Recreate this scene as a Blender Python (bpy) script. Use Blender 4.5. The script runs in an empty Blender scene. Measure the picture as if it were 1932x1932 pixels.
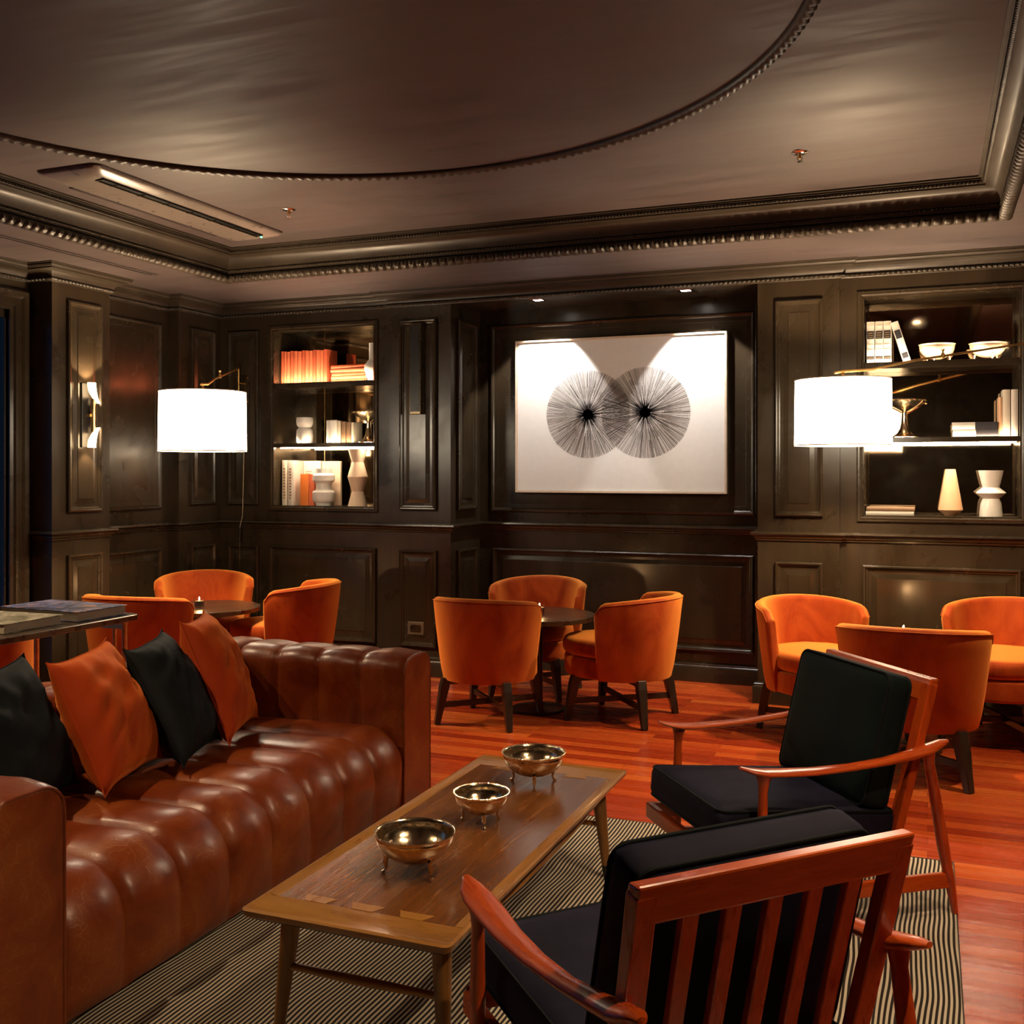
import bpy, math, random
from mathutils import Vector, Matrix, noise
R = math.radians
PI = math.pi
scene = bpy.context.scene
COL = scene.collection
random.seed(7)

# ------------------------------------------------------------------ materials
def new_mat(name):
    m = bpy.data.materials.new(name); m.use_nodes = True
    nt = m.node_tree; b = nt.nodes['Principled BSDF']
    return m, nt, b
def N(nt, t, **kw):
    n = nt.nodes.new(t)
    for k, v in kw.items():
        if k in n.inputs.keys() if hasattr(n.inputs, 'keys') else False: n.inputs[k].default_value = v
        else: setattr(n, k, v)
    return n
def L(nt, a, b): nt.links.new(a, b)
def coords(nt, scale=(1, 1, 1), obj=False, rot=(0, 0, 0)):
    mp = nt.nodes.new('ShaderNodeMapping'); mp.inputs['Scale'].default_value = scale; mp.inputs['Rotation'].default_value = rot
    if obj:
        tc = nt.nodes.new('ShaderNodeTexCoord'); L(nt, tc.outputs['Object'], mp.inputs['Vector'])
    else:
        g = nt.nodes.new('ShaderNodeNewGeometry'); L(nt, g.outputs['Position'], mp.inputs['Vector'])
    return mp.outputs['Vector']
def noise_tex(nt, vec, scale, detail=4, rough=.55, dist=0):
    n = nt.nodes.new('ShaderNodeTexNoise'); L(nt, vec, n.inputs['Vector'])
    n.inputs['Scale'].default_value = scale; n.inputs['Detail'].default_value = detail
    n.inputs['Roughness'].default_value = rough; n.inputs['Distortion'].default_value = dist
    return n.outputs['Fac']
def ramp(nt, fac, stops, interp='LINEAR'):
    r = nt.nodes.new('ShaderNodeValToRGB'); L(nt, fac, r.inputs['Fac']); cr = r.color_ramp; cr.interpolation = interp
    while len(cr.elements) < len(stops): cr.elements.new(.5)
    for e, (p, c) in zip(cr.elements, stops):
        e.position = p; e.color = (c[0], c[1], c[2], 1) if not isinstance(c, (int, float)) else (c, c, c, 1)
    return r.outputs['Color']
def bump(nt, b, fac, strength=.2, dist=.01):
    n = nt.nodes.new('ShaderNodeBump'); L(nt, fac, n.inputs['Height']); n.inputs['Strength'].default_value = strength
    n.inputs['Distance'].default_value = dist
    L(nt, n.outputs['Normal'], b.inputs['Normal']); return n
def plain(name, col, rough=.5, metal=0, coat=0, var=.12, scale=20, sheen=0, sheen_tint=None, bump_s=0, obj=True, stretch=(1, 1, 1), rvar=.06, trans=0):
    m, nt, b = new_mat(name)
    v = coords(nt, stretch, obj)
    f = noise_tex(nt, v, scale)
    lo = tuple(c * (1 - var) for c in col); hi = tuple(min(1, c * (1 + var)) for c in col)
    L(nt, ramp(nt, f, [(.3, lo), (.7, hi)]), b.inputs['Base Color'])
    L(nt, ramp(nt, f, [(.3, max(.02, rough - rvar)), (.7, min(1, rough + rvar))]), b.inputs['Roughness'])
    b.inputs['Metallic'].default_value = metal; b.inputs['Coat Weight'].default_value = coat
    b.inputs['Coat Roughness'].default_value = .12
    b.inputs['Transmission Weight'].default_value = trans
    if sheen:
        b.inputs['Sheen Weight'].default_value = sheen; b.inputs['Sheen Roughness'].default_value = .35
        b.inputs['Sheen Tint'].default_value = (*(sheen_tint or col), 1)
    if bump_s: bump(nt, b, f, bump_s, .004)
    return m
def emit(name, col, strength):
    m, nt, b = new_mat(name)
    b.inputs['Base Color'].default_value = (*col, 1)
    b.inputs['Emission Color'].default_value = (*col, 1); b.inputs['Emission Strength'].default_value = strength
    return m

def paint_mat(name, col, rough=.30, amt=.35):
    m, nt, b = new_mat(name)
    v = coords(nt, (1, 1, .12)); f = noise_tex(nt, v, 14, 5, .6)
    v2 = coords(nt, (1, 1, 1)); g = noise_tex(nt, v2, 2.1, 5, .6, .6)
    mx = nt.nodes.new('ShaderNodeMath'); mx.operation = 'ADD'; L(nt, f, mx.inputs[0]); L(nt, g, mx.inputs[1])
    h = nt.nodes.new('ShaderNodeMath'); h.operation = 'MULTIPLY'; L(nt, mx.outputs[0], h.inputs[0]); h.inputs[1].default_value = .5
    L(nt, ramp(nt, h.outputs[0], [(.35, tuple(c * (1 - amt) for c in col)), (.68, tuple(c * (1 + amt) for c in col))]), b.inputs['Base Color'])
    L(nt, ramp(nt, g, [(.35, rough - .07), (.65, rough + .1)]), b.inputs['Roughness'])
    b.inputs['Specular IOR Level'].default_value = .55
    bump(nt, b, f, .08, .004)
    return m
PAINT = paint_mat('dark_brown_satin_paint', (.031, .0205, .0105))
CARVED = paint_mat('dark_brown_carved_plaster', (.036, .026, .016), .46, .25)
TRIMP = paint_mat('dark_brown_trim_paint', (.035, .024, .013), .22, .2)

def ceiling_mat():
    m, nt, b = new_mat('brushed_brown_ceiling_paint')
    v = coords(nt, (.35, 2.6, 1)); f = noise_tex(nt, v, 3, 7, .62, .5)
    v2 = coords(nt, (1, 1, 1)); g = noise_tex(nt, v2, .9, 4, .55, .3)
    mx = nt.nodes.new('ShaderNodeMath'); mx.operation = 'ADD'; L(nt, f, mx.inputs[0]); L(nt, g, mx.inputs[1])
    h = nt.nodes.new('ShaderNodeMath'); h.operation = 'MULTIPLY'; L(nt, mx.outputs[0], h.inputs[0]); h.inputs[1].default_value = .5
    L(nt, ramp(nt, h.outputs[0], [(.34, (.066, .049, .047)), (.66, (.108, .081, .080))]), b.inputs['Base Color'])
    L(nt, ramp(nt, f, [(.35, .5), (.65, .66)]), b.inputs['Roughness'])
    bump(nt, b, f, .012, .01)
    return m
CEIL = ceiling_mat()

def floor_mat():
    m, nt, b = new_mat('red_hardwood_boards')
    v = coords(nt, (1, 1, 1))
    br = nt.nodes.new('ShaderNodeTexBrick'); L(nt, v, br.inputs['Vector'])
    br.offset = .37; br.offset_frequency = 2; br.squash = 1
    br.inputs['Scale'].default_value = 1; br.inputs['Brick Width'].default_value = 1.05; br.inputs['Row Height'].default_value = .082
    br.inputs['Mortar Size'].default_value = .0012; br.inputs['Mortar Smooth'].default_value = .3; br.inputs['Bias'].default_value = 0
    br.inputs['Color1'].default_value = (0, 0, 0, 1); br.inputs['Color2'].default_value = (1, 1, 1, 1); br.inputs['Mortar'].default_value = (.5, .5, .5, 1)
    v2 = coords(nt, (1.0, 13, 1)); g = noise_tex(nt, v2, 1.8, 5, .5, .3)
    mx = nt.nodes.new('ShaderNodeMixRGB'); mx.blend_type = 'MIX'; mx.inputs[0].default_value = .26
    L(nt, br.outputs['Color'], mx.inputs[1]); L(nt, g, mx.inputs[2])
    c = ramp(nt, mx.outputs[0], [(.15, (.30, .030, .006)), (.5, (.47, .062, .012)), (.85, (.64, .135, .024))])
    dk = nt.nodes.new('ShaderNodeMixRGB'); dk.blend_type = 'MIX'; L(nt, br.outputs['Fac'], dk.inputs[0]); L(nt, c, dk.inputs[1]); dk.inputs[2].default_value = (.15, .022, .006, 1)
    L(nt, dk.outputs[0], b.inputs['Base Color'])
    L(nt, ramp(nt, g, [(.3, .2), (.7, .34)]), b.inputs['Roughness'])
    b.inputs['Coat Weight'].default_value = .25; b.inputs['Coat Roughness'].default_value = .2
    v3 = coords(nt, (1, 12.2, 1)); w = noise_tex(nt, v3, 1.0, 1, .4)
    bn = bump(nt, b, w, .25, .012)
    return m
FLOOR = floor_mat()

def velvet(name, dark, light, tint, scale=7, sheen=.7, rim=None):
    m, nt, b = new_mat(name)
    v = coords(nt, (1, 1, .55)); f = noise_tex(nt, v, scale, 5, .6, .8)
    v2 = coords(nt, (1, 1, 1)); g = noise_tex(nt, v2, 45, 3)
    colr = ramp(nt, f, [(.33, dark), (.66, light)])
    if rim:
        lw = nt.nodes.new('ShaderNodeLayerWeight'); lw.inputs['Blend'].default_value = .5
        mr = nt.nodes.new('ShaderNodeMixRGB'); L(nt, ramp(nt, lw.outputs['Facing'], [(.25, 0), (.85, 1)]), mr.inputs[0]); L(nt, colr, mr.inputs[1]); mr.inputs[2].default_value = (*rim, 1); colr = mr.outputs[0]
    L(nt, colr, b.inputs['Base Color'])
    b.inputs['Roughness'].default_value = .72; b.inputs['Specular IOR Level'].default_value = .12
    b.inputs['Sheen Weight'].default_value = sheen; b.inputs['Sheen Roughness'].default_value = .38
    b.inputs['Sheen Tint'].default_value = (*tint, 1)
    bump(nt, b, g, .12, .003)
    return m
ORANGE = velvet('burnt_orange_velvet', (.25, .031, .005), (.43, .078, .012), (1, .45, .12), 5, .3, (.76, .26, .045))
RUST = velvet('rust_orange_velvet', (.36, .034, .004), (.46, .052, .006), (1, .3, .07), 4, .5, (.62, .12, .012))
NAVY = velvet('black_navy_velvet', (.0065, .0062, .014), (.012, .0115, .026), (.08, .10, .34), 8, .22)
BLACKV = velvet('black_velvet', (.0040, .0055, .0065), (.007, .009, .011), (.08, .11, .14), 8, .08)
GREENV = velvet('dark_green_velvet', (.0025, .006, .0065), (.0045, .010, .011), (.05, .14, .13), 8, .12)

def leather_mat():
    m, nt, b = new_mat('cracked_brown_leather')
    v = coords(nt, (1, 1, 1)); f = noise_tex(nt, v, 5.5, 7, .66, .7); g = noise_tex(nt, v, 60, 4, .6)
    vo = nt.nodes.new('ShaderNodeTexVoronoi'); vo.feature = 'DISTANCE_TO_EDGE'
    dn = nt.nodes.new('ShaderNodeTexNoise'); L(nt, v, dn.inputs['Vector']); dn.inputs['Scale'].default_value = 9
    ad = nt.nodes.new('ShaderNodeMixRGB'); ad.blend_type = 'ADD'; ad.inputs[0].default_value = .16; L(nt, v, ad.inputs[1]); L(nt, dn.outputs['Color'], ad.inputs[2])
    L(nt, ad.outputs[0], vo.inputs['Vector']); vo.inputs['Scale'].default_value = 24
    crk = ramp(nt, vo.outputs['Distance'], [(0, 1), (.03, 0)])
    patch = ramp(nt, f, [(.50, 0), (.66, 1)])
    mm = nt.nodes.new('ShaderNodeMath'); mm.operation = 'MULTIPLY'; L(nt, crk, mm.inputs[0]); L(nt, patch, mm.inputs[1])
    m2 = nt.nodes.new('ShaderNodeMath'); m2.operation = 'MULTIPLY'; L(nt, mm.outputs[0], m2.inputs[0]); m2.inputs[1].default_value = .85
    base = ramp(nt, f, [(.3, (.155, .021, .003)), (.5, (.25, .043, .006)), (.72, (.35, .084, .012))])
    mx = nt.nodes.new('ShaderNodeMixRGB'); L(nt, m2.outputs[0], mx.inputs[0]); L(nt, base, mx.inputs[1]); mx.inputs[2].default_value = (.42, .16, .05, 1)
    L(nt, mx.outputs[0], b.inputs['Base Color'])
    L(nt, ramp(nt, f, [(.3, .28), (.7, .42)]), b.inputs['Roughness'])
    b.inputs['Coat Weight'].default_value = .15; b.inputs['Coat Roughness'].default_value = .22
    cr = nt.nodes.new('ShaderNodeMath'); cr.operation = 'SUBTRACT'; L(nt, g, cr.inputs[0]); L(nt, m2.outputs[0], cr.inputs[1])
    bump(nt, b, cr.outputs[0], .22, .004)
    return m
LEATHER = leather_mat()

def wood(name, c0, c1, rough=.3, axis='y', scale=1.0, coat=.3, obj=True, figure=.8):
    m, nt, b = new_mat(name)
    s = {'x': (1.2, 14, 14), 'y': (14, 1.2, 14), 'z': (14, 14, 1.2)}[axis]
    s = tuple(k * scale for k in s)
    v = coords(nt, s, obj); f = noise_tex(nt, v, 1.6, 6, .62, figure)
    g = noise_tex(nt, v, 9, 3, .5)
    mx = nt.nodes.new('ShaderNodeMixRGB'); mx.inputs[0].default_value = .3; L(nt, f, mx.inputs[1]); L(nt, g, mx.inputs[2])
    L(nt, ramp(nt, mx.outputs[0], [(.32, c0), (.68, c1)]), b.inputs['Base Color'])
    L(nt, ramp(nt, f, [(.3, rough - .06), (.7, rough + .08)]), b.inputs['Roughness'])
    b.inputs['Coat Weight'].default_value = coat; b.inputs['Coat Roughness'].default_value = .18
    bump(nt, b, mx.outputs[0], .02, .001)
    return m
WALNUT = wood('figured_walnut', (.095, .028, .007), (.235, .085, .022), .24, 'y', .42, .3, figure=2.4)
OAK = wood('golden_oak', (.26, .100, .018), (.45, .210, .045), .3, 'x', .8)
OAKY = wood('golden_oak_long', (.26, .100, .018), (.45, .210, .045), .3, 'y', .8)
OAKZ = wood('golden_oak_upright', (.20, .080, .016), (.36, .165, .040), .32, 'z', .8)
TEAK = wood('red_teak', (.34, .034, .004), (.60, .100, .011), .28, 'x', 1, .4)
TEAKZ = wood('red_teak_upright', (.34, .032, .004), (.62, .090, .010), .28, 'z', 1, .4)
DWOOD = wood('espresso_wood', (.012, .008, .005), (.035, .022, .013), .35, 'z', 1, .2)
TABLETOP = wood('dark_table_veneer', (.035, .020, .012), (.075, .045, .028), .3, 'x', .7, .3)
BRASS = plain('aged_brass', (.86, .56, .22), .36, 1, var=.15, scale=30)
BRONZE = plain('dark_bronze', (.13, .095, .055), .3, .9, var=.2)
SILVER = plain('tarnished_silver', (.90, .72, .48), .17, 1, var=.1, scale=38, bump_s=.35, rvar=.05)
COPPER = plain('brushed_pale_copper', (.88, .62, .42), .42, .5)
BLACKM = plain('matt_black_metal', (.012, .011, .010), .4, .3)
CHROME = plain('chrome', (.85, .83, .8), .08, 1)
WHITECER = plain('white_ceramic', (.80, .76, .70), .35, var=.04, coat=.2)
BEIGECER = plain('beige_ceramic', (.74, .56, .40), .5, var=.06)
TERRA = plain('peach_ceramic', (.82, .48, .27), .5, var=.05)
PAPER = plain('book_pages', (.68, .60, .46), .8, var=.1, scale=120, stretch=(.2, .2, 4))
CREAM = plain('cream_cloth', (.78, .68, .52), .6, var=.06)
CORAL = plain('coral_cloth', (.80, .17, .07), .6, var=.12, scale=60)
CORAL2 = plain('deep_coral_cloth', (.66, .11, .04), .6, var=.12, scale=60)
ORBOOK = plain('bright_orange_cloth', (.85, .22, .03), .6, var=.06)
IVORY = plain('ivory_leather_binding', (.76, .68, .58), .45, var=.08)
BLACKLAB = plain('black_label', (.03, .026, .03), .4)
TANBOOK = plain('brown_grey_board', (.30, .17, .09), .5, var=.15)
PLASTIC = plain('bronze_plastic', (.12, .09, .055), .35)
def mirror_mat():
    m, nt, b = new_mat('bronze_tinted_mirror')
    v = coords(nt); f = noise_tex(nt, v, 6, 4)
    L(nt, ramp(nt, f, [(.3, (.50, .38, .25)), (.7, (.56, .43, .29))]), b.inputs['Base Color'])
    b.inputs['Metallic'].default_value = 1; b.inputs['Roughness'].default_value = .04
    return m
MIRROR = mirror_mat()
def shade_mat(k):
    m, nt, b = new_mat('lit_linen_shade')
    v = coords(nt, (1, 1, 1)); f = noise_tex(nt, v, 90, 2)
    L(nt, ramp(nt, f, [(.3, (.86, .80, .70)), (.7, (.92, .87, .78))]), b.inputs['Base Color'])
    b.inputs['Emission Color'].default_value = (1, .83, .60, 1); b.inputs['Emission Strength'].default_value = k
    b.inputs['Roughness'].default_value = .9
    return m
SHADE = shade_mat(5.5)
LINING = plain('white_shade_lining', (.9, .86, .78), .8, var=.03)
LED = emit('led_strip_light', (1, .78, .54), 24)
DLIGHT = emit('downlight_lens', (1, .9, .78), 14)
SCOLIT = emit('sconce_glow', (1, .72, .40), 7)
FLAME = emit('candle_flame', (1, .62, .25), 60)
def window_glass():
    m, nt, b = new_mat('night_window_glass')
    b.inputs['Base Color'].default_value = (.75, .85, 1, 1); b.inputs['Transmission Weight'].default_value = 1
    b.inputs['Roughness'].default_value = .02; b.inputs['IOR'].default_value = 1.45
    v = coords(nt); f = noise_tex(nt, v, 1.2, 2); bump(nt, b, f, .03, .01)
    return m
NIGHT = window_glass()
GLASS, _nt, _b = new_mat('clear_votive_glass')
_b.inputs['Transmission Weight'].default_value = 1; _b.inputs['Roughness'].default_value = .08; _b.inputs['Base Color'].default_value = (1, .93, .85, 1)
WAX = plain('candle_wax', (.85, .78, .66), .5); 
for _m in (FLAME, DLIGHT, SCOLIT, LED): _m.cycles.emission_sampling = 'NONE'
def rug_mat():
    m, nt, b = new_mat('charcoal_and_cream_stripes')
    v = coords(nt, (1, 1, 1))
    n = nt.nodes.new('ShaderNodeTexNoise'); L(nt, v, n.inputs['Vector']); n.inputs['Scale'].default_value = 2.6; n.inputs['Detail'].default_value = 1
    s = nt.nodes.new('ShaderNodeSeparateXYZ'); L(nt, v, s.inputs[0])
    a = nt.nodes.new('ShaderNodeMath'); a.operation = 'MULTIPLY_ADD'; L(nt, n.outputs['Fac'], a.inputs[0]); a.inputs[1].default_value = .035; L(nt, s.outputs['X'], a.inputs[2])
    q = nt.nodes.new('ShaderNodeMath'); q.operation = 'MULTIPLY'; L(nt, a.outputs[0], q.inputs[0]); q.inputs[1].default_value = 2 * PI / .0150
    w = nt.nodes.new('ShaderNodeMath'); w.operation = 'SINE'; L(nt, q.outputs[0], w.inputs[0])
    ma = nt.nodes.new('ShaderNodeMath'); ma.operation = 'MULTIPLY_ADD'; L(nt, w.outputs[0], ma.inputs[0]); ma.inputs[1].default_value = .5; ma.inputs[2].default_value = .5
    L(nt, ramp(nt, ma.outputs[0], [(.44, (.030, .024, .020)), (.60, (.58, .50, .40))]), b.inputs['Base Color'])
    b.inputs['Roughness'].default_value = .95; b.inputs['Specular IOR Level'].default_value = .1
    g = noise_tex(nt, v, 300, 2); mm = nt.nodes.new('ShaderNodeMath'); mm.operation = 'MULTIPLY_ADD'; L(nt, g, mm.inputs[0]); mm.inputs[1].default_value = .4; L(nt, ma.outputs[0], mm.inputs[2])
    bump(nt, b, mm.outputs[0], .5, .003)
    return m
RUG = rug_mat()
def artbook_mat(name, cols):
    m, nt, b = new_mat(name)
    v = coords(nt, (1, 1, 1)); f = noise_tex(nt, v, 9, 6, .7, 1.5)
    L(nt, ramp(nt, f, cols), b.inputs['Base Color']); b.inputs['Roughness'].default_value = .45
    return m
COVER1 = artbook_mat('painted_book_cover', [(.3, (.015, .02, .06)), (.46, (.05, .05, .12)), (.54, (.20, .28, .60)), (.60, (.75, .28, .05)), (.66, (.04, .04, .10))])
COVER2 = artbook_mat('pale_book_cover', [(.38, (.16, .15, .08)), (.5, (.40, .37, .26)), (.6, (.68, .62, .52))])
CANVAS = plain('warm_white_art_paper', (.80, .80, .78), .55, var=.02)
PALEWOOD = plain('pale_wood_frame', (.70, .56, .42), .4, var=.1)
INK = plain('black_ink', (.012, .011, .014), .5)
INKG = plain('grey_brown_ink', (.20, .17, .16), .6, var=.3)

# ------------------------------------------------------------------ mesh helpers
class MB:
    def __init__(s): s.v = []; s.f = []; s.m = []; s.mi = 0
    def add(s, vs, fs, T=None):
        o = len(s.v)
        s.v += [tuple(T @ Vector(p)) for p in vs] if T else [tuple(p) for p in vs]
        s.f += [tuple(i + o for i in f) for f in fs]; s.m += [s.mi] * len(fs)
        return s
    def box(s, x0, x1, y0, y1, z0, z1, T=None):
        vs = [(x, y, z) for z in (z0, z1) for y in (y0, y1) for x in (x0, x1)]
        return s.add(vs, [(0, 2, 3, 1), (4, 5, 7, 6), (0, 1, 5, 4), (2, 6, 7, 3), (0, 4, 6, 2), (1, 3, 7, 5)], T)
    def grid(s, fn, nu, nv, cu=False, cv=False, T=None, flip=False):
        vs = [fn(i / nu, j / nv) for j in range(nv + (0 if cv else 1)) for i in range(nu + (0 if cu else 1))]
        W = nu if cu else nu + 1; H = nv if cv else nv + 1; fs = []
        for j in range(nv):
            for i in range(nu):
                a = (j % H) * W + i % W; b = (j % H) * W + (i + 1) % W
                c = ((j + 1) % H) * W + (i + 1) % W; d = ((j + 1) % H) * W + i % W
                fs.append((a, d, c, b) if flip else (a, b, c, d))
        return s.add(vs, fs, T)
    def lathe(s, prof, seg=32, c=(0, 0, 0), T=None, a0=0, a1=2 * PI, caps=True):
        full = abs(a1 - a0 - 2 * PI) < 1e-6
        n = len(prof)
        vs = []
        K = seg if full else seg + 1
        for k in range(K):
            a = a0 + (a1 - a0) * k / seg
            for r, z in prof: vs.append((c[0] + r * math.cos(a), c[1] + r * math.sin(a), c[2] + z))
        fs = []
        for k in range(seg):
            for i in range(n - 1):
                a = k * n + i; b = ((k + 1) % K) * n + i
                fs.append((a, b, b + 1, a + 1))
        if full and caps and prof[0] != prof[-1]:
            if prof[0][0] > 1e-6: fs.append(tuple(k * n for k in range(seg))[::-1])
            if prof[-1][0] > 1e-6: fs.append(tuple(k * n + n - 1 for k in range(seg)))
        return s.add(vs, fs, T)
    def tube(s, pts, rad, seg=10, T=None, flat=None, up=(0, 0, 1)):
        pts = [Vector(p) for p in pts]; n = len(pts)
        if not isinstance(rad, (list, tuple)): rad = [rad] * n
        rad = [r if isinstance(r, tuple) else (r, r) for r in rad]
        vs = []
        for i, p in enumerate(pts):
            t = (pts[min(i + 1, n - 1)] - pts[max(i - 1, 0)]).normalized()
            u = Vector(up)
            if abs(t.dot(u)) > .97: u = Vector((1, 0, 0))
            sx = t.cross(u).normalized(); sy = sx.cross(t).normalized()
            for k in range(seg):
                a = 2 * PI * k / seg + (PI / seg if seg == 4 else 0)
                q = 1.414 if seg == 4 else 1
                vs.append(p + sx * (math.cos(a) * rad[i][0] * q) + sy * (math.sin(a) * rad[i][1] * q))
        fs = []
        for i in range(n - 1):
            for k in range(seg):
                a = i * seg + k; b = i * seg + (k + 1) % seg
                fs.append((a, b, b + seg, a + seg))
        fs.append(tuple(range(seg))[::-1]); fs.append(tuple((n - 1) * seg + k for k in range(seg)))
        return s.add(vs, fs, T)
    def prism(s, poly, z0, z1, T=None):
        n = len(poly)
        vs = [(x, y, z0) for x, y in poly] + [(x, y, z1) for x, y in poly]
        fs = [tuple(range(n))[::-1], tuple(range(n, 2 * n))] + [(i, (i + 1) % n, (i + 1) % n + n, i + n) for i in range(n)]
        return s.add(vs, fs, T)
    def rbox(s, hx, hy, hz, r, n=10, crown=0, T=None, dents=0):
        # rounded, crowned cushion block
        def mp(p):
            q = Vector((p[0] * hx, p[1] * hy, p[2] * hz))
            inn = Vector((max(-hx + r, min(hx - r, q.x)), max(-hy + r, min(hy - r, q.y)), max(-hz + r, min(hz - r, q.z))))
            d = q - inn
            if d.length > 1e-9: q = inn + d.normalized() * r
            k = (1 - p[0] ** 2) * (1 - p[1] ** 2)
            q.z += crown * k * (1 if p[2] > 0 else -1) * abs(p[2])
            if dents: q.z += dents * noise.noise(Vector((q.x * 7, q.y * 7, 3 + hz))) * k
            return q
        for ax in range(3):
            for sg in (-1, 1):
                def fn(u, v):
                    # finer near the edges
                    a = math.sin((u - .5) * PI); c = math.sin((v - .5) * PI)
                    p = [0, 0, 0]; p[ax] = sg; p[(ax + 1) % 3] = a; p[(ax + 2) % 3] = c
                    return mp(p)
                s.grid(fn, n, n, T=T, flip=sg < 0)
        return s
    def build(s, name, mats, parent=None, smooth=40, bevel=0, merge=False, subsurf=0, loc=None):
        me = bpy.data.meshes.new(name); me.from_pydata(s.v, [], s.f)
        if not isinstance(mats, (list, tuple)): mats = [mats]
        for m in mats: me.materials.append(m)
        me.polygons.foreach_set('material_index', s.m)
        if merge:
            import bmesh
            bm = bmesh.new(); bm.from_mesh(me); bmesh.ops.remove_doubles(bm, verts=bm.verts, dist=1e-5)
            bmesh.ops.recalc_face_normals(bm, faces=bm.faces); bm.to_mesh(me); bm.free()
        if smooth:
            me.polygons.foreach_set('use_smooth', [True] * len(me.polygons))
            me.set_sharp_from_angle(angle=R(smooth))
        me.update()
        o = bpy.data.objects.new(name, me); COL.objects.link(o)
        if parent: o.parent = parent
        if loc: o.location = loc
        if bevel:
            b = o.modifiers.new('bevel', 'BEVEL'); b.width = bevel; b.segments = 2; b.limit_method = 'ANGLE'; b.angle_limit = R(35)
        if subsurf:
            b = o.modifiers.new('sub', 'SUBSURF'); b.levels = b.render_levels = subsurf
        return o
def thing(name, label, cat, loc=(0, 0, 0), rz=0, group=None):
    o = bpy.data.objects.new(name, None); COL.objects.link(o); o.empty_display_size = .1
    o.location = loc; o.rotation_euler = (0, 0, rz); o['label'] = label; o['category'] = cat
    if group: o['group'] = group
    return o
def tag(o, label, cat, group=None, kind=None):
    o['label'] = label; o['category'] = cat
    if group: o['group'] = group
    if kind: o['kind'] = kind
    return o
def struct(o): o['kind'] = 'structure'; return o
def kids(o): return [c for c in COL.objects if c.parent == o]
def dup(root, loc, rz=0, label=None, group=None, scale=None):
    r = root.copy(); COL.objects.link(r); r.location = loc; r.rotation_euler = (0, 0, rz)
    if label: r['label'] = label
    if group: r['group'] = group
    if scale: r.scale = scale
    for ch in kids(root):
        c = ch.copy(); COL.objects.link(c); c.parent = r
        for g in kids(ch):
            d = g.copy(); COL.objects.link(d); d.parent = c
    return r
def Rz(a): return Matrix.Rotation(a, 4, 'Z')
def Tr(*p): return Matrix.Translation(Vector(p))

def sweep(path, prof, closed=False, fn=None, T=None, mb=None, step=None):
    """path: list of (x,y); prof: list of (out,z), 'out' to the LEFT of travel. Mitred corners.
    step: resample each segment and displace by fn(s, i) -> extra out/z"""
    mb = mb or MB(); P = [Vector((p[0], p[1])) for p in path]; n = len(P)
    def nrm(a, b):
        d = (b - a).normalized(); return Vector((-d.y, d.x))
    mit = []
    for i in range(n):
        if closed: n0, n1 = nrm(P[i - 1], P[i]), nrm(P[i], P[(i + 1) % n])
        else:
            n0 = nrm(P[i - 1], P[i]) if i else nrm(P[0], P[1])
            n1 = nrm(P[i], P[i + 1]) if i < n - 1 else n0
        k = (n0 + n1); k = k / max(.15, k.dot(n0)) if k.length > 1e-6 else n0
        mit.append(k)
    st = []; dist = 0
    rng = range(n if closed else n - 1)
    for i in rng:
        a, b = P[i], P[(i + 1) % n]; ma, mb_ = mit[i], mit[(i + 1) % n]; ln = (b - a).length
        cnt = max(1, int(ln / step)) if step else 1
        for k in range(cnt):
            t = k / cnt; st.append((a.lerp(b, t), ma.lerp(mb_, t) if step and (k == 0) else (ma if k == 0 else nrm(a, b)), dist + ln * t))
        dist += ln
    if not closed: st.append((P[-1], mit[-1], dist))
    m = len(prof); vs = []
    for p, q, s_ in st:
        for i, (o, z) in enumerate(prof):
            do, dz = fn(s_, i) if fn else (0, 0)
            vs.append((p.x + q.x * (o + do), p.y + q.y * (o + do), z + dz))
    fs = []; K = len(st)
    for k in range(K if closed else K - 1):
        for i in range(m - 1):
            a = k * m + i; b = ((k + 1) % K) * m + i
            fs.append((a, a + 1, b + 1, b))
    return mb.add(vs, fs, T)

# ------------------------------------------------------------------ the room
XL, XR, YF, YB = -5.385, 1.13, -1.1, 6.90     # room
PIL = 6.87; NB = 7.41; CZ = 3.03; SZ = 2.83
struct(MB().box(XL - .3, XR + .2, YF - .2, NB + .1, -.1, 0).build('floor', FLOOR, smooth=0))

# soffit ring + tray ceiling + circular recess: one ceiling
TX0, TX1, TY0, TY1 = -4.56, .40, -.18, 6.03
CX, CY, CR = -2.13, 2.92, 1.85
c = MB()
for x0, x1, y0, y1 in ((XL - .3, TX0, YF - .2, NB + .1), (TX1, XR + .2, YF - .2, NB + .1), (TX0, TX1, YF - .2, TY0), (TX0, TX1, TY1, NB + .1)):
    c.box(x0, x1, y0, y1, SZ, CZ + .2)
def ring(u, v):
    a = 2 * PI * u; d = Vector((math.cos(a), math.sin(a)))
    hx, hy = (TX1 - TX0) / 2, (TY1 - TY0) / 2
    mx, my = (TX0 + TX1) / 2, (TY0 + TY1) / 2
    t = min((hx if d.x > 0 else hx) / max(1e-6, abs(d.x)), hy / max(1e-6, abs(d.y)))
    o = Vector((mx, my)) + d * t; i = Vector((CX, CY)) + d * CR
    p = i.lerp(o, v); return (p.x, p.y, CZ)
c.grid(ring, 192, 2, cu=True)
c.lathe([(CR, CZ), (CR, CZ + .028), (1.2, CZ + .032), (.6, CZ + .033), (.02, CZ + .034)], 128, (CX, CY, 0))
c.box(TX0, TX1, TY0, TY1, CZ + .04, CZ + .2)
struct(c.build('ceiling', CEIL, smooth=25))

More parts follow.
